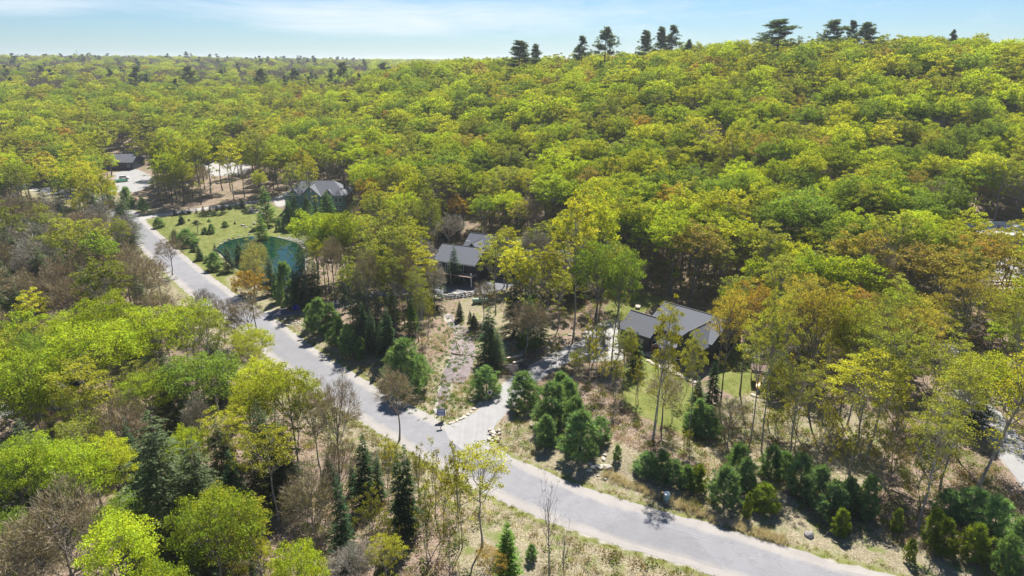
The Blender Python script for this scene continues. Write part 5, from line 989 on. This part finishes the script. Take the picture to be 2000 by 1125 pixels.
# hidden house at the left
x_, y_, zE = ground(72, 772); hE = frame('hidden_house', (x_ - 9, y_ + 2.5, zE), (1, .08), 'dark house with grey roof mostly hidden under the lime maples at the left')
gable(hE, 0, 15, 0, 9, 3.4, 6.2, ROOF_L, SIDE_NAVY); window(hE, '-y', 4, 1, 1.6, 1.4, 0); window(hE, '-y', 10, 1, 1.6, 1.4, 0)
# radio mast on the far ridge
u = ray(149, 98); t = 1350 / u[1]; xm, zm = u[0] * t, CAMH + u[2] * t; z0 = h1(xm, 1350); mast = empty('radio_mast', (xm, 1350, z0), 0, 'thin lattice radio mast on the far ridge line at the left', 'mast')
m = MB(); hm = zm - z0
for k in range(3): a = k * 2.094; m.tube([(math.cos(a), math.sin(a), 0), (math.cos(a) * .35, math.sin(a) * .35, hm)], .12, 4)
for i in range(16):
    for k in range(3): f = i / 16; g_ = (i + 1) / 16; a = k * 2.094; b = a + 2.094; r1_ = 1 - .65 * f; r2_ = 1 - .65 * g_; m.tube([(math.cos(a) * r1_, math.sin(a) * r1_, f * hm), (math.cos(b) * r2_, math.sin(b) * r2_, g_ * hm)], .07, 3)
m.build('lattice', CONC, mast); m = MB(); m.tube([(0, 0, hm), (0, 0, hm + 5)], .09, 5); m.build('antenna', WHITE, mast)

# ---------------------------------------------------------------- the air
m, nt, out = mat('air'); v = N(nt, 'ShaderNodeVolumePrincipled'); v.inputs['Color'].default_value = (.86, .93, 1, 1); v.inputs['Density'].default_value = .00012; v.inputs['Anisotropy'].default_value = .2; Lk(nt, v.outputs[0], out.inputs['Volume'])
b = MB(); b.box(-9300, 9300, -1800, 14600, float(ZZ.min()) - 1.2, 100); hz = b.build('haze', m); tag(hz, kind='stuff')
S.cycles.volume_bounces = 0

for k in range(1, 17): b = MB(); b.box(k * 2 - .025, k * 2 + .025, -.035, -.002, -.5, 4.35); b.build('wall_seam', CONC, hF)
for x, y in ((7, 5), (15, 7), (24, 5)): b = MB(); b.box(x, x + 1.4, y, y + 1.1, 4.8, 5.9); b.build('roof_unit', CONC, hF)
# ---------------------------------------------------------------- stones
import bmesh
SM = []
for i in range(7):
    bm = bmesh.new(); bmesh.ops.create_icosphere(bm, subdivisions=1 if i < 3 else 2, radius=1); r = np.random.default_rng(300 + i)
    ax = [Vector(r.normal(size=3)).normalized() for _ in range(7)]
    for v in bm.verts:
        for a in ax:
            d = v.co.dot(a)
            if d > .62: v.co -= a * (d - .62) * .8
        v.co *= r.uniform(.93, 1.07)
    me = bpy.data.meshes.new('boulder'); bm.to_mesh(me); bm.free(); SM.append(me)
def stone_variants(mtl):
    out = []
    for m in SM: c = m.copy(); c.materials.append(mtl); out.append(c)
    return out
SV = {id(m): stone_variants(m) for m in (STONE, STONE_D, STONE_L)}
def stone(x, y, z, sx, sy, sz, mtl=STONE, parent=None, name='stone', label=None, cat=None, group=None, rot=None):
    o = obj(name, SV[id(mtl)][int(rng.integers(7))], parent); o.location = (x, y, z); o.scale = (sx, sy, sz); o.rotation_euler = (rng.uniform(-.15, .15), rng.uniform(-.15, .15), rng.uniform(0, 6.28) if rot is None else rot)
    if label: tag(o, label, cat, group)
    return o
# boulder wall under the yard of the middle house
w0 = ground(838, 590); w1 = ground(940, 578); bw = empty('boulder_wall', w0, 0, 'stacked boulder retaining wall below the middle house driveway', 'wall')
for row in range(3):
    n = 17
    for i in range(n):
        f = (i + rng.uniform(-.2, .2)) / (n - 1); x = (w1[0] - w0[0]) * f + (0); y = (w1[1] - w0[1]) * f + row * .45; z = row * .55 - .1 + h1(w0[0] + x, w0[1] + y) - w0[2]
        stone(x, y, z, rng.uniform(.45, .85), .5, rng.uniform(.26, .4), STONE if rng.random() < .5 else STONE_D if rng.random() < .4 else STONE_L, bw, 'boulder')
# terraced stone wall, right edge
t0 = ground(1925, 596); tw_ = empty('terraced_stone_wall', t0, 0, 'stepped wall of pale flat stones below the pale building', 'wall')
for row in range(7):
    py = 596 - row * 7.5
    for i in range(15):
        x, y, z = ground(1915 + row * 2 + i * 10 + rng.uniform(-3, 3), py + rng.uniform(-1.2, 1.2)); stone(x - t0[0], y - t0[1], z - t0[2] + .25, rng.uniform(.5, .9), rng.uniform(.35, .6), .3, STONE_L if rng.random() < .6 else STONE, tw_, 'stone', rot=rng.uniform(-.3, .3))
def scatter_px(pts, size, label, group, cat='boulder', mtl=(STONE,), flat=.6, name='boulder', lift=.35, uniq=True):
    W_ = ['leftmost', 'second', 'third', 'fourth', 'fifth', 'sixth', 'seventh', 'eighth', 'ninth', 'tenth', 'eleventh', 'twelfth', 'thirteenth', 'fourteenth', 'fifteenth', 'sixteenth', 'seventeenth', 'eighteenth', 'nineteenth', 'twentieth']
    pts = sorted(pts); n = len(pts)
    for i, p in enumerate(pts):
        x, y, z = ground(p[0], p[1]); s = (p[2] if len(p) > 2 else size) * rng.uniform(.8, 1.2); w = W_[i] + (' from the left' if i else '') if i < 20 else 'one of the right hand'
        stone(x, y, z + s * flat * lift, s, s * rng.uniform(.6, .9), s * flat, mtl[int(rng.integers(len(mtl)))], None, name, f'{w} {label}' if i < 20 else f'small {label} at the right end', cat, group)
# pile of quarried stones at the driveway mouth
pile = [(955 + rng.uniform(-3, 3) + (i % 4) * 6, 862 - (i // 4) * 6 + rng.uniform(-2, 2)) for i in range(16)]
pc = ground(966, 855)
for i, p in enumerate(pile):
    x, y, z = ground(*p); s = rng.uniform(.38, .6); up_ = .3 + (.45 if i % 3 == 0 else 0)
    stone(x, y, z + up_ * s, s, s * .7, s * .55, STONE_L, None, 'quarried_stone', f'pale block in the stone pile at the driveway mouth, {["front", "middle", "rear", "top"][i // 4]} row {["left end", "left of centre", "right of centre", "right end"][i % 4]}', 'stone', 'stones piled at the driveway mouth')
scatter_px([(880, 827), (886, 825), (893, 822), (900, 819), (907, 815), (914, 810), (920, 805), (925, 799), (932, 794), (938, 789)], .48, 'pale kerb stone edging the gravel driveway', 'stones edging the driveway', 'stone', (STONE_L,), .4, 'edging_stone')
scatter_px([(852, 806, 1.3)], 1.2, 'big flat grey boulder beside the blue road sign', None, 'boulder', (STONE,), .35)
scatter_px([(1152, 906, .55), (1158, 913, .6), (1165, 910, .5), (1172, 912, .75), (1180, 911, .7), (1188, 914, .7), (1150, 919, .5), (1181, 889, .45), (1178, 897, .5), (1182, 936, .4), (1168, 930, .3)], .6, 'flat rock on the dry verge slope', 'flat rocks on the verge slope', 'rock', (STONE_L, STONE), .4, 'rock')
wallp = [(1266 + i * 5.2, 706 + i * 2.35) for i in range(18)]; f0 = ground(*wallp[0]); fw = empty('stone_edging', f0, 0, 'line of pale flat stones along the front lawn of the black house', 'edging')
for p in wallp:
    for k in range(2): x, y, z = ground(p[0] + rng.uniform(-2, 2), p[1] + rng.uniform(-2.5, 2.5)); stone(x - f0[0], y - f0[1], z - f0[2] + .12, rng.uniform(.35, .7), rng.uniform(.3, .5), .22, STONE_L, fw, 'stone')
scatter_px([(1203, 672), (1210, 680), (1216, 688), (1206, 692), (1222, 694), (1199, 684), (1228, 702), (1246, 601, 1.3)], .7, 'pale boulder beside the black house', 'boulders beside the black house', 'boulder', (STONE_L, STONE), .55)
scatter_px([(430, 477), (438, 472), (447, 468), (456, 465), (466, 462), (476, 460), (487, 458), (497, 457), (507, 456), (545, 460), (519, 450, 1.0), (512, 446, .8), (474, 441, 1.2), (480, 445, .9), (490, 443, .8), (497, 438, .8), (503, 433, .9), (507, 428, .8), (511, 424, 1.0), (516, 419, .9)], .6, 'rock along the pond shore', 'rocks along the pond shore', 'rock', (STONE, STONE_D), .5, 'rock')
rp = [(488 + rng.uniform(0, 26), 404 + rng.uniform(0, 14)) for i in range(26)]; r0_ = ground(500, 412); rr_ = empty('rock_slope', r0_, 0, 'slope of tumbled rocks at the end of the upper driveway', 'rock slope')
for p in rp: x, y, z = ground(*p); s = rng.uniform(.4, .9); stone(x - r0_[0], y - r0_[1], z - r0_[2] + .15, s, s * .8, s * .5, STONE if rng.random() < .6 else STONE_L, rr_, 'rock')
rp = [(560 + rng.uniform(0, 28), 626 + rng.uniform(0, 12)) for i in range(30)]; r0_ = ground(574, 632); rr_ = empty('cobble_patch', r0_, 0, 'patch of pale cobbles in the corner by the asphalt drive', 'cobbles')
for p in rp: x, y, z = ground(*p); s = rng.uniform(.18, .38); stone(x - r0_[0], y - r0_[1], z - r0_[2] + .08, s, s * .8, s * .5, STONE_L if rng.random() < .6 else STONE, rr_, 'cobble')
scatter_px([(556, 598, 1.2)], 1.2, 'grey standing boulder behind the bins', None, 'boulder', (STONE_D,), .9)
scatter_px([(1020, 690), (1027, 684), (1075, 668), (1082, 664), (1060, 672), (1068, 680), (1090, 672), (1100, 668), (975, 727), (1000, 722), (1113, 655), (1122, 650)], .55, 'pale rock above the gravel driveway', 'rocks above the driveway', 'rock', (STONE_L, STONE), .55, 'rock')
scatter_px([(1955, 988), (1950, 997), (1960, 980)], .5, 'pale rock beside the forest lane', 'rocks beside the lane', 'rock', (STONE_L,), .5, 'rock')
scatter_px([(1580, 1047, 1.0)], 1., 'dark boulder on the slope below the roadside pines', None, 'boulder', (STONE_D,), .6)
scatter_px([(1473, 700, .7), (1482, 760, .5), (1472, 772, .7)], .6, 'pale flat rock on the lawn by the play set', 'rocks by the play set', 'rock', (STONE_L,), .4, 'rock')
scatter_px([(470, 578, .9), (482, 574, .8), (475, 583, .6)], .7, 'rock on the grass by the upper road', 'rocks by the upper road', 'rock', (STONE,), .5, 'rock')
scatter_px([(1100, 530), (1112, 525), (1125, 520), (1090, 520), (1135, 517)], .9, 'pale boulder by the drive right of the middle house', 'boulders by the drive', 'boulder', (STONE_L,), .5)
x, y, z = ground(1003, 722); so_ = MB(); so_.add([(0, 0, 0)], []); 
# dark soil heap
n = 18; V = [(0, 0, .9)]; 
for k, rr1 in ((0, 1.6), (1, 2.9)):
    for i in range(n): a = i * 6.283 / n; q = rr1 * rng.uniform(.85, 1.15); V.append((math.cos(a) * q * 1.3, math.sin(a) * q, .62 - .75 * k))
F = [(0, 1 + i, 1 + (i + 1) % n) for i in range(n)] + [(1 + i, 1 + n + i, 1 + n + (i + 1) % n, 1 + (i + 1) % n) for i in range(n)]
m = MB(); m.add(V, F); o = m.build('soil_heap', SOIL, smooth=True); o.location = (x, y, z); tag(o, 'dark heap of soil beside the gravel driveway', 'soil heap')
for i, (px, py) in enumerate([(1001, 706), (1010, 704), (1012, 714)]):
    x, y, z = ground(px, py); m = MB(); m.box(-1.3, 1.3, -.22, .22, 0, .28); o = m.build('timber_beam', plain(f'sawn_timber', (.55, .46, .36), .8, 3, .15)); o.location = (x, y, z + .75); o.rotation_euler = (0, .05, .5 + i * .12); tag(o, ['left', 'right', 'nearest'][i] + ' pale sawn beam lying on the soil heap', 'beam', 'beams on the soil heap')
# logs
def log(p, q, r, label, name='fallen_log'):
    a = Vector(ground(*p)); b = Vector(ground(*q)); d = b - a; m = MB(); pts = [d * t + Vector((rng.uniform(-.1, .1), rng.uniform(-.1, .1), r * .8)) for t in (0, .25, .5, .75, 1)]; m.tube(pts, [r * (1 - .12 * i) for i in range(5)], 8)
    for t in (.3, .55, .8): c = d * t + Vector((0, 0, r)); m.tube([c, c + Vector((rng.uniform(-.6, .6), rng.uniform(-.6, .6), rng.uniform(.3, .9)))], [r * .3, r * .08], 4)
    o = m.build(name, LOGM); o.location = a; tag(o, label, 'log')
log((884, 692), (952, 701), .2, 'long fallen log lying across the muddy creek'); log((890, 665), (900, 692), .17, 'bleached log lying along the creek bed'); log((845, 762), (872, 738), .12, 'thin pale log at the lower creek clearing')
log((1742, 958), (1785, 978), .17, 'pale fallen trunk in the wood above the roadside pines'); log((1560, 812), (1640, 806), .13, 'grey fallen trunk in the open wood'); log((1790, 990), (1812, 1000), .1, 'short thin log by the forest lane pines'); log((1905, 672), (1945, 690), .2, 'pale log on the slope above the forest lane'); log((300, 395), (335, 385), .25, 'fallen trunk on the leaf litter below the barn lot')
x, y, z = ground(848, 606); m = MB(); m.tube([(0, 0, 0), (.1, 0, .9)], [1.1, .6], 9)
for k in range(9): a = k * .7; m.tube([(0, 0, .4), (math.cos(a) * 1.1, math.sin(a) * 1.1, .7), (math.cos(a) * 1.7, math.sin(a) * 1.6, .1 + .9 * (k % 2))], [.25, .15, .05], 4)
o = m.build('root_ball', SOIL); o.location = (x, y, z); tag(o, 'dark upturned root ball below the boulder wall', 'root ball')
# -- tanks
def tank(px, py, rz, L, r, label, m_):
    x, y, z = ground(px, py); e = empty('tank', (x, y, z), rz, label, 'tank'); b = MB(); b.tube([(-L/2, 0, r), (-L/2 + .15, 0, r), (L/2 - .15, 0, r), (L/2, 0, r)], [r * .7, r, r, r * .7], 14); b.build('barrel', m_, e, smooth=False)
    for k in (-.3, 0, .3): b = MB(); b.tube([(k * L - .06, 0, r), (k * L + .06, 0, r)], r * 1.04, 14); b.build('rib', m_, e)
    b = MB(); b.tube([(0, 0, 2 * r - .05), (0, 0, 2 * r + .25)], .28, 10); b.build('hatch', m_, e)
tank(1046, 676, R(58), 3.4, .72, 'green plastic tank lying on the bank above the gravel driveway', plain('tank_green', (.05, .24, .10), .45, 3, .12)); tank(938, 592, R(4), 3.8, .65, 'pale green tank lying at the boulder wall', plain('tank_pale', (.25, .38, .29), .5, 3, .12))
# -- signs, posts, boxes, bins
def post_sign(name, px, py, h, label, cat, build):
    x, y, z = ground(px, py); e = empty(name, (x, y, z), 0, label, cat); b = MB(); b.tube([(0, 0, -.1), (0, 0, h)], .05, 6); b.build('post', WOODP if name == 'mailbox' else DARKM, e); build(e, h); return e
def s_blue(e, h):
    b = MB(); b.box(-.65, .65, -.07, -.03, h - 1.2, h - .05); p = b.build('panel', BLUES, e)
    for zz, hh in ((h - .45, .2), (h - .8, .12), (h - 1.05, .08)): b = MB(); b.box(-.5, .5, -.085, -.072, zz, zz + hh); b.build('white_band', WHITE, p)
post_sign('road_sign', 862, 823, 2.3, 'small blue and white road sign beside the flat boulder', 'sign', s_blue)
def s_round(e, h):
    b = MB(); b.tube([(0, -.03, h - .3), (0, -.08, h - .3)], .42, 16); p = b.build('panel', WHITE, e); b = MB(); b.tube([(0, -.082, h - .3), (0, -.10, h - .3)], .28, 14); b.build('dark_centre', SIDE_NAVY, p)
    b = MB(); b.box(-.22, .22, -.07, -.03, h - 1.1, h - .75); b.build('tag_board', plain('sign_yellow', (.55, .42, .12), .5, 3, .1), e)
post_sign('driveway_sign', 957, 783, 2.0, 'round white sign on a post at the edge of the gravel driveway', 'sign', s_round)
def s_lamp(e, h): b = MB(); b.tube([(0, 0, h), (0, 0, h + .12)], .22, 10); b.tube([(0, 0, h + .12), (0, 0, h + .35)], [.16, .05], 10); b.build('cap', WHITE, e); b = MB(); b.box(-.4, .4, -.3, .3, -.1, .25); b.build('base', STONE_L, e)
post_sign('post_lamp', 558, 636, 1.5, 'white capped post with stone foot at the corner of the asphalt drive', 'post', s_lamp)
x, y, z = ground(859, 838); e = empty('mailbox', (x, y, z), .5, 'black box on a leaning post at the road edge by the junction', 'mailbox'); b = MB(); b.tube([(0, 0, -.1), (.55, 0, .9)], .06, 5); b.build('post', LOGM, e); b = MB(); b.tube([(-.25, .0, .95), (.6, 0, 1.15)], .22, 8); bb = b.build('box', BLACKP, e); b = MB(); b.box(.55, .75, -.03, .03, 1.2, 1.5); b.build('flag', BLACKP, bb)
x, y, z = ground(1301, 980); e = empty('utility_box', (x, y, z), .15, 'pale green utility box in the dry grass below the roadside pines', 'utility box'); b = MB(); b.box(-.34, .34, -.34, .34, -.1, 1.25); b.build('cabinet', UTIL, e); b = MB(); b.box(-.38, .38, -.38, .38, 1.25, 1.36); b.build('lid', WHITE, e); b = MB(); b.box(-.28, .28, -.37, -.35, .1, 1.1); b.build('door', UTIL, e)
x, y, z = ground(1292, 979); e = empty('marker_post', (x, y, z), 0, 'dark marker post with a yellow cap beside the utility box', 'post'); b = MB(); b.tube([(0, 0, -.1), (0, 0, 1.2)], .06, 6); b.build('post', DARKM, e); b = MB(); b.tube([(0, 0, 1.2), (0, 0, 1.45)], .10, 8); b.build('cap', YELLOWP, e)
def bin_(px, py, m_, label, grp=None):
    x, y, z = ground(px, py); e = empty('wheelie_bin', (x, y, z), rng.uniform(-.3, .3), label, 'bin', grp); b = MB(); b.add([(sx * .3 * q, sy * .33 * q, zz) for zz, q in ((.08, .85), (1.0, 1.08)) for sx, sy in ((-1, -1), (1, -1), (1, 1), (-1, 1))], [(3, 2, 1, 0), (4, 5, 6, 7), (0, 1, 5, 4), (1, 2, 6, 5), (2, 3, 7, 6), (3, 0, 4, 7)]); b.build('body', m_, e)
    b = MB(); b.slab([(-.36, -.4, 1.03), (.36, -.4, 1.03), (.36, .4, 1.14), (-.36, .4, 1.14)], .05); b.build('lid', m_, e)
    for s in (-1, 1): b = MB(); b.tube([(s * .3, .3, .12), (s * .36, .3, .12)], .12, 8); b.build('wheel', RUBBER, e)
bin_(568, 608, GREENP, 'dark green bin at the edge of the asphalt drive'); bin_(576, 606, BLUEP, 'left blue bin at the edge of the asphalt drive', 'blue bins'); bin_(582, 605, BLUEP, 'right blue bin at the edge of the asphalt drive', 'blue bins')
# -- play set
x, y, z = ground(1481, 742); e = empty('play_set', (x, y, z), -.35, 'wooden play set with a yellow slide on the lawn right of the black house', 'play set')
b = MB(); b.box(-1.4, 1.4, -.9, .9, 1.55, 1.68); b.build('platform', WOODP, e)
for sx in (-1.3, 1.3):
    for sy in (-.8, .8): b = MB(); b.box(sx - .07, sx + .07, sy - .07, sy + .07, -.1, 2.5); b.build('post', CEDAR, e)
b = MB(); b.slab([(-1.5, -.1, 3.2), (1.5, -.1, 3.2), (1.5, -1.1, 2.5), (-1.5, -1.1, 2.5)], .06); b.build('canopy', WOODP, e); b = MB(); b.slab([(-1.5, .0, 3.2), (1.5, .0, 3.2), (1.5, 1.1, 2.5), (-1.5, 1.1, 2.5)], .06); b.build('canopy', WOODP, e)
b = MB(); 
prev = None
for i in range(9):
    t = i / 8; yy = -.9 - 3.2 * t; zz = 1.6 * (1 - t) ** 1.15 + .12 + .12 * math.sin(t * 9)
    if prev: b.slab([(-.3, prev[0], prev[1]), (.3, prev[0], prev[1]), (.3, yy, zz), (-.3, yy, zz)], .05); b.box(-.36, -.3, yy, prev[0], min(zz, prev[1]), max(zz, prev[1]) + .18); b.box(.3, .36, yy, prev[0], min(zz, prev[1]), max(zz, prev[1]) + .18)
    prev = (yy, zz)
b.build('slide', YELLOWP, e)
b = MB(); b.tube([(1.4, 0, 2.4), (5.0, 0, 2.4)], .07, 6); b.build('swing_beam', CEDAR, e)
for s in (-1, 1): b = MB(); b.tube([(5.0, 0, 2.45), (5.3, s * 1.1, -.1)], .06, 5); b.build('leg', CEDAR, e)
for k in (2.6, 3.9): b = MB(); b.box(k - .25, k + .25, -.12, .12, .5, .55); sw = b.build('swing_seat', BLACKP, e); b = MB(); b.tube([(k - .22, 0, .55), (k - .22, 0, 2.4)], .02, 3); b.tube([(k + .22, 0, .55), (k + .22, 0, 2.4)], .02, 3); b.build('chain', DARKM, sw)
# -- vehicles
def car(px, py, rz, m_, label, suv=False):
    x, y, z = ground(px, py); e = empty('parked_car', (x, y, z + .08), rz, label, 'car', 'parked vehicles'); L, Wd = 4.6, 1.8; hh = 1.0 if suv else .85; b = MB()
    prof = [(-2.3, .35), (-2.3, .8), (-2.1, hh), (-.9 if not suv else -1.2, hh + .08), (1.0, hh + .05), (2.2, hh - .15), (2.3, .6), (2.3, .35)]; n = len(prof)
    V = [(px_, s * .9, pz) for s in (-1, 1) for px_, pz in prof]; b.add(V, [tuple(range(n)), tuple(range(2*n-1, n-1, -1))] + [(i, i + n, (i+1) % n + n, (i+1) % n) for i in range(n)]); b.build('body', m_, e)
    x0, x1, x2, x3 = (-2.1, -1.85, .3, 1.1) if suv else (-1.7, -1.0, .3, 1.2); zt = hh + .62; b = MB(); V = [(x0, s * .84, hh) for s in (-1, 1)] + [(x1, s * .68, zt) for s in (-1, 1)] + [(x2, s * .68, zt) for s in (-1, 1)] + [(x3, s * .84, hh) for s in (-1, 1)]
    b.add(V, [(0, 1, 3, 2), (2, 3, 5, 4), (4, 5, 7, 6), (0, 2, 4, 6), (1, 7, 5, 3)]); b.build('windows', GLASS, e); b = MB(); b.box(x1 - .02, x2 + .02, -.66, .66, zt, zt + .05); b.build('roof', m_, e)
    for sx in (-1.45, 1.4):
        for s in (-1, 1): b = MB(); b.tube([(sx, s * .72, .33), (sx, s * .94, .33)], .34, 12); w_ = b.build('wheel', RUBBER, e); b = MB(); b.tube([(sx, s * .945, .33), (sx, s * .955, .33)], .2, 8); b.build('rim', CONC, w_)
    for s in (-.6, .6): b = MB(); b.box(2.28, 2.33, s - .2, s + .2, .6, .75); b.build('headlight', WHITE, e)
car(243, 350, .3, CARW, 'white car at the upper edge of the barn lot beside the green covered boat', True); car(12, 356, .5, CARW, 'white vehicle on the far road at the left edge', True); car(5, 372, .2, CARD, 'dark car on the far road at the left edge'); car(247, 299, .1, CARW, 'left white vehicle behind the dark barn', True); car(259, 298, .1, CARW, 'right white vehicle behind the dark barn', True)
car(66, 788, .2, CARW, 'white car on the drive of the hidden house', True); car(147, 352, 1.2, CARD, 'dark vehicle on the side lot left of the barn'); car(172, 352, .4, CARD, 'small dark vehicle left of the barn lot'); car(392, 326, .1, CARW, 'pale car on the far gravel lot behind the tall trees', True)
x, y, z = ground(236, 356); e = empty('covered_boat', (x, y, z), .2, 'boat under a green cover on a trailer beside the white car', 'boat'); b = MB()
st = [(-3, .5, .5), (-2, .95, .95), (0, 1.05, 1.25), (2, .8, 1.15), (3.2, .12, .9)]; V = []
for xx, hw, tp in st: V += [(xx, -hw, .75), (xx, -hw * .5, .4), (xx, hw * .5, .4), (xx, hw, .75), (xx, 0, tp + .35)]
b.add(V, [(i*5 + k, i*5 + (k+1) % 5, (i+1)*5 + (k+1) % 5, (i+1)*5 + k) for i in range(4) for k in range(5)] + [tuple(range(5))[::-1], tuple(range(20, 25))]); b.build('cover', CARG, e)
b = MB(); b.box(-2.6, 3.9, -.06, .06, .22, .34); b.box(-1.2, -1.0, -1, 1, .22, .34); b.build('trailer', DARKM, e)
for s in (-1, 1): b = MB(); b.tube([(-1.1, s * .95, .3), (-1.1, s * 1.15, .3)], .3, 10); b.build('wheel', RUBBER, e)
# fence rail posts at the end of the upper driveway
f0 = ground(484, 396); fe = empty('rail_fence', f0, 0, 'low rail fence beside the end of the upper driveway', 'fence'); f1 = ground(532, 391)
for i in range(7): t = i / 6; b = MB(); p = (Vector(f1) - Vector(f0)) * t; b.box(p.x - .06, p.x + .06, p.y - .06, p.y + .06, p.z - .1, p.z + 1.1); b.build('post', LOGM, fe)
for zz in (.5, .95): b = MB(); d = Vector(f1) - Vector(f0); b.tube([(0, 0, zz), tuple(d + Vector((0, 0, zz)))], .045, 4); b.build('rail', LOGM, fe)

# ---------------------------------------------------------------- undergrowth: tufts, weeds, dead stalks, low shoots
def tuft_proto(name, seed, n, h, spread, w, col, m_=None, lean=.5):
    r = np.random.default_rng(seed); L = TM(); a = r.random(n) * 6.28; rr = r.random(n) ** .6 * spread; c = np.column_stack([np.cos(a) * rr, np.sin(a) * rr, np.zeros(n)]); d = unit(np.column_stack([r.normal(size=n) * lean, r.normal(size=n) * lean, np.ones(n)])); l_ = h * r.uniform(.5, 1.1, n)
    L.diamonds(c + d * (l_ * .5)[:, None], d, unit(np.cross(d, rdir(r, n))), l_ * .5, np.full(n, w * .5)); me = L.mesh(name, foliage_mat(name, .35, .35, 0, const=col)); return me
def leafy_proto(name, seed, n, h, spread, ls, col):
    r = np.random.default_rng(seed); L = TM(); c = rdir(r, n) * (r.random((n, 1)) ** .4) * np.array([spread, spread, h * .5]) + np.array([0, 0, h * .5]); c[:, 2] = np.abs(c[:, 2]); u = rdir(r, n); nm = unit(rdir(r, n) + np.array([0, 0, .6])); u = unit(np.cross(nm, u)); L.diamonds(c, u, np.cross(nm, u), ls * r.uniform(.3, .7, n), ls * r.uniform(.2, .45, n))
    me = L.mesh(name, foliage_mat(name, .4, .35, .02, const=col)); return me
def mk_coll(name, mes):
    c = bpy.data.collections.new(name)
    for i, me in enumerate(mes): c.objects.link(bpy.data.objects.new(f'{name}_{i:02d}', me))
    return c
def strew(name, coll, nvar, X, Y, smin, smax, probs=None):
    vi = rng.choice(nvar, len(X), p=probs); s = rng.uniform(smin, smax, len(X)); scatter_stuff(name, coll, np.column_stack([X, Y, H(X, Y) - .02]), np.column_stack([X * 0, X * 0, rng.random(len(X)) * 6.28]), np.column_stack([s, s, s]), vi)
def rand_in(n, x0, x1, y0, y1): return rng.uniform(x0, x1, n), rng.uniform(y0, y1, n)
X, Y = rand_in(60000, -130, 110, 52, 260); dl = near_d('line', X, Y); df = near_d('flat', X, Y); dp = near_d('pond', X, Y); dlw = near_d('lawn', X, Y)
pn = vnoise(X, Y, 9, 21); ok = (dl > 1.2) & (df > .3) & (dp > 1) & (dlw > 0) & (pn > .38) & (rng.random(len(X)) < np.clip(1.3 - Y / 190, .1, 1)); X, Y = X[ok], Y[ok]
ug = mk_coll('undergrowth', [tuft_proto('dry_grass', 1, 26, .55, .5, .05, (.36, .30, .16)), tuft_proto('green_grass', 2, 26, .4, .5, .05, (.17, .21, .04)), leafy_proto('forbs', 3, 40, .45, .6, .2, (.12, .19, .03)), tuft_proto('dead_stalks', 4, 14, 1.1, .6, .035, (.30, .24, .17), lean=.3), leafy_proto('low_shoots', 5, 60, 1.1, .7, .16, (.17, .20, .03)), leafy_proto('brown_brush', 6, 46, .8, .8, .16, (.20, .14, .09))])
strew('undergrowth', ug, 6, X, Y, .6, 1.5, [.28, .16, .16, .12, .12, .16])
dr_ = lambda X, Y: dist_line(X, Y, ROAD)
X, Y = rand_in(26000, -60, 70, 55, 150); d = dr_(X, Y); ok = (d > 4.7) & (d < 6.2) & (near_d('line', X, Y) > -.2); X, Y = X[ok], Y[ok]
strew('verge_grass', mk_coll('verge', [tuft_proto('verge_grass', 7, 24, .3, .45, .05, (.19, .22, .035)), tuft_proto('verge_grass_dry', 8, 24, .35, .4, .05, (.30, .27, .10))]), 2, X, Y, .5, 1.1)
# the band of tall pale reeds behind the verge on the right side
L_ = P2([(1180, 930), (1260, 958), (1330, 990), (1400, 1015), (1480, 1042), (1530, 1058)]); n = 520; i = rng.integers(0, len(L_) - 1, n); t = rng.random(n)[:, None]; Pp = L_[i] * (1 - t) + L_[i + 1] * t + rng.normal(size=(n, 2)) * .5
strew('dead_reeds', mk_coll('reeds', [tuft_proto('dead_reeds', 9, 18, 1.3, .35, .06, (.46, .42, .37), lean=.6)]), 1, Pp[:, 0], Pp[:, 1], .4, .85)
# marsh marigold clumps in the creek
L_ = np.vstack([STREAM]); n = 420; i = rng.integers(0, len(L_), n); Pp = L_[i] + rng.normal(size=(n, 2)) * np.array([2.6, 2.4])
strew('creek_plants', mk_coll('creek', [leafy_proto('creek_leaves', 10, 36, .35, .4, .2, (.06, .20, .025)), leafy_proto('creek_leaves_pale', 11, 30, .35, .5, .22, (.14, .22, .03))]), 2, Pp[:, 0], Pp[:, 1], .5, 1.1)
# short mown grass on the lawns
X, Y = rand_in(40000, -140, 60, 60, 262); ok = (near_d('lawn', X, Y) < -.3) & (near_d('line', X, Y) > .4) & (near_d('pond', X, Y) > 1.2) & (near_d('flat', X, Y) > .2); X, Y = X[ok], Y[ok]
strew('lawn_grass', mk_coll('lawn', [tuft_proto('lawn_grass', 12, 20, .16, .6, .06, (.17, .22, .045), lean=.8), tuft_proto('lawn_grass_pale', 13, 20, .18, .6, .06, (.28, .28, .11), lean=.8)]), 2, X, Y, .7, 1.3)
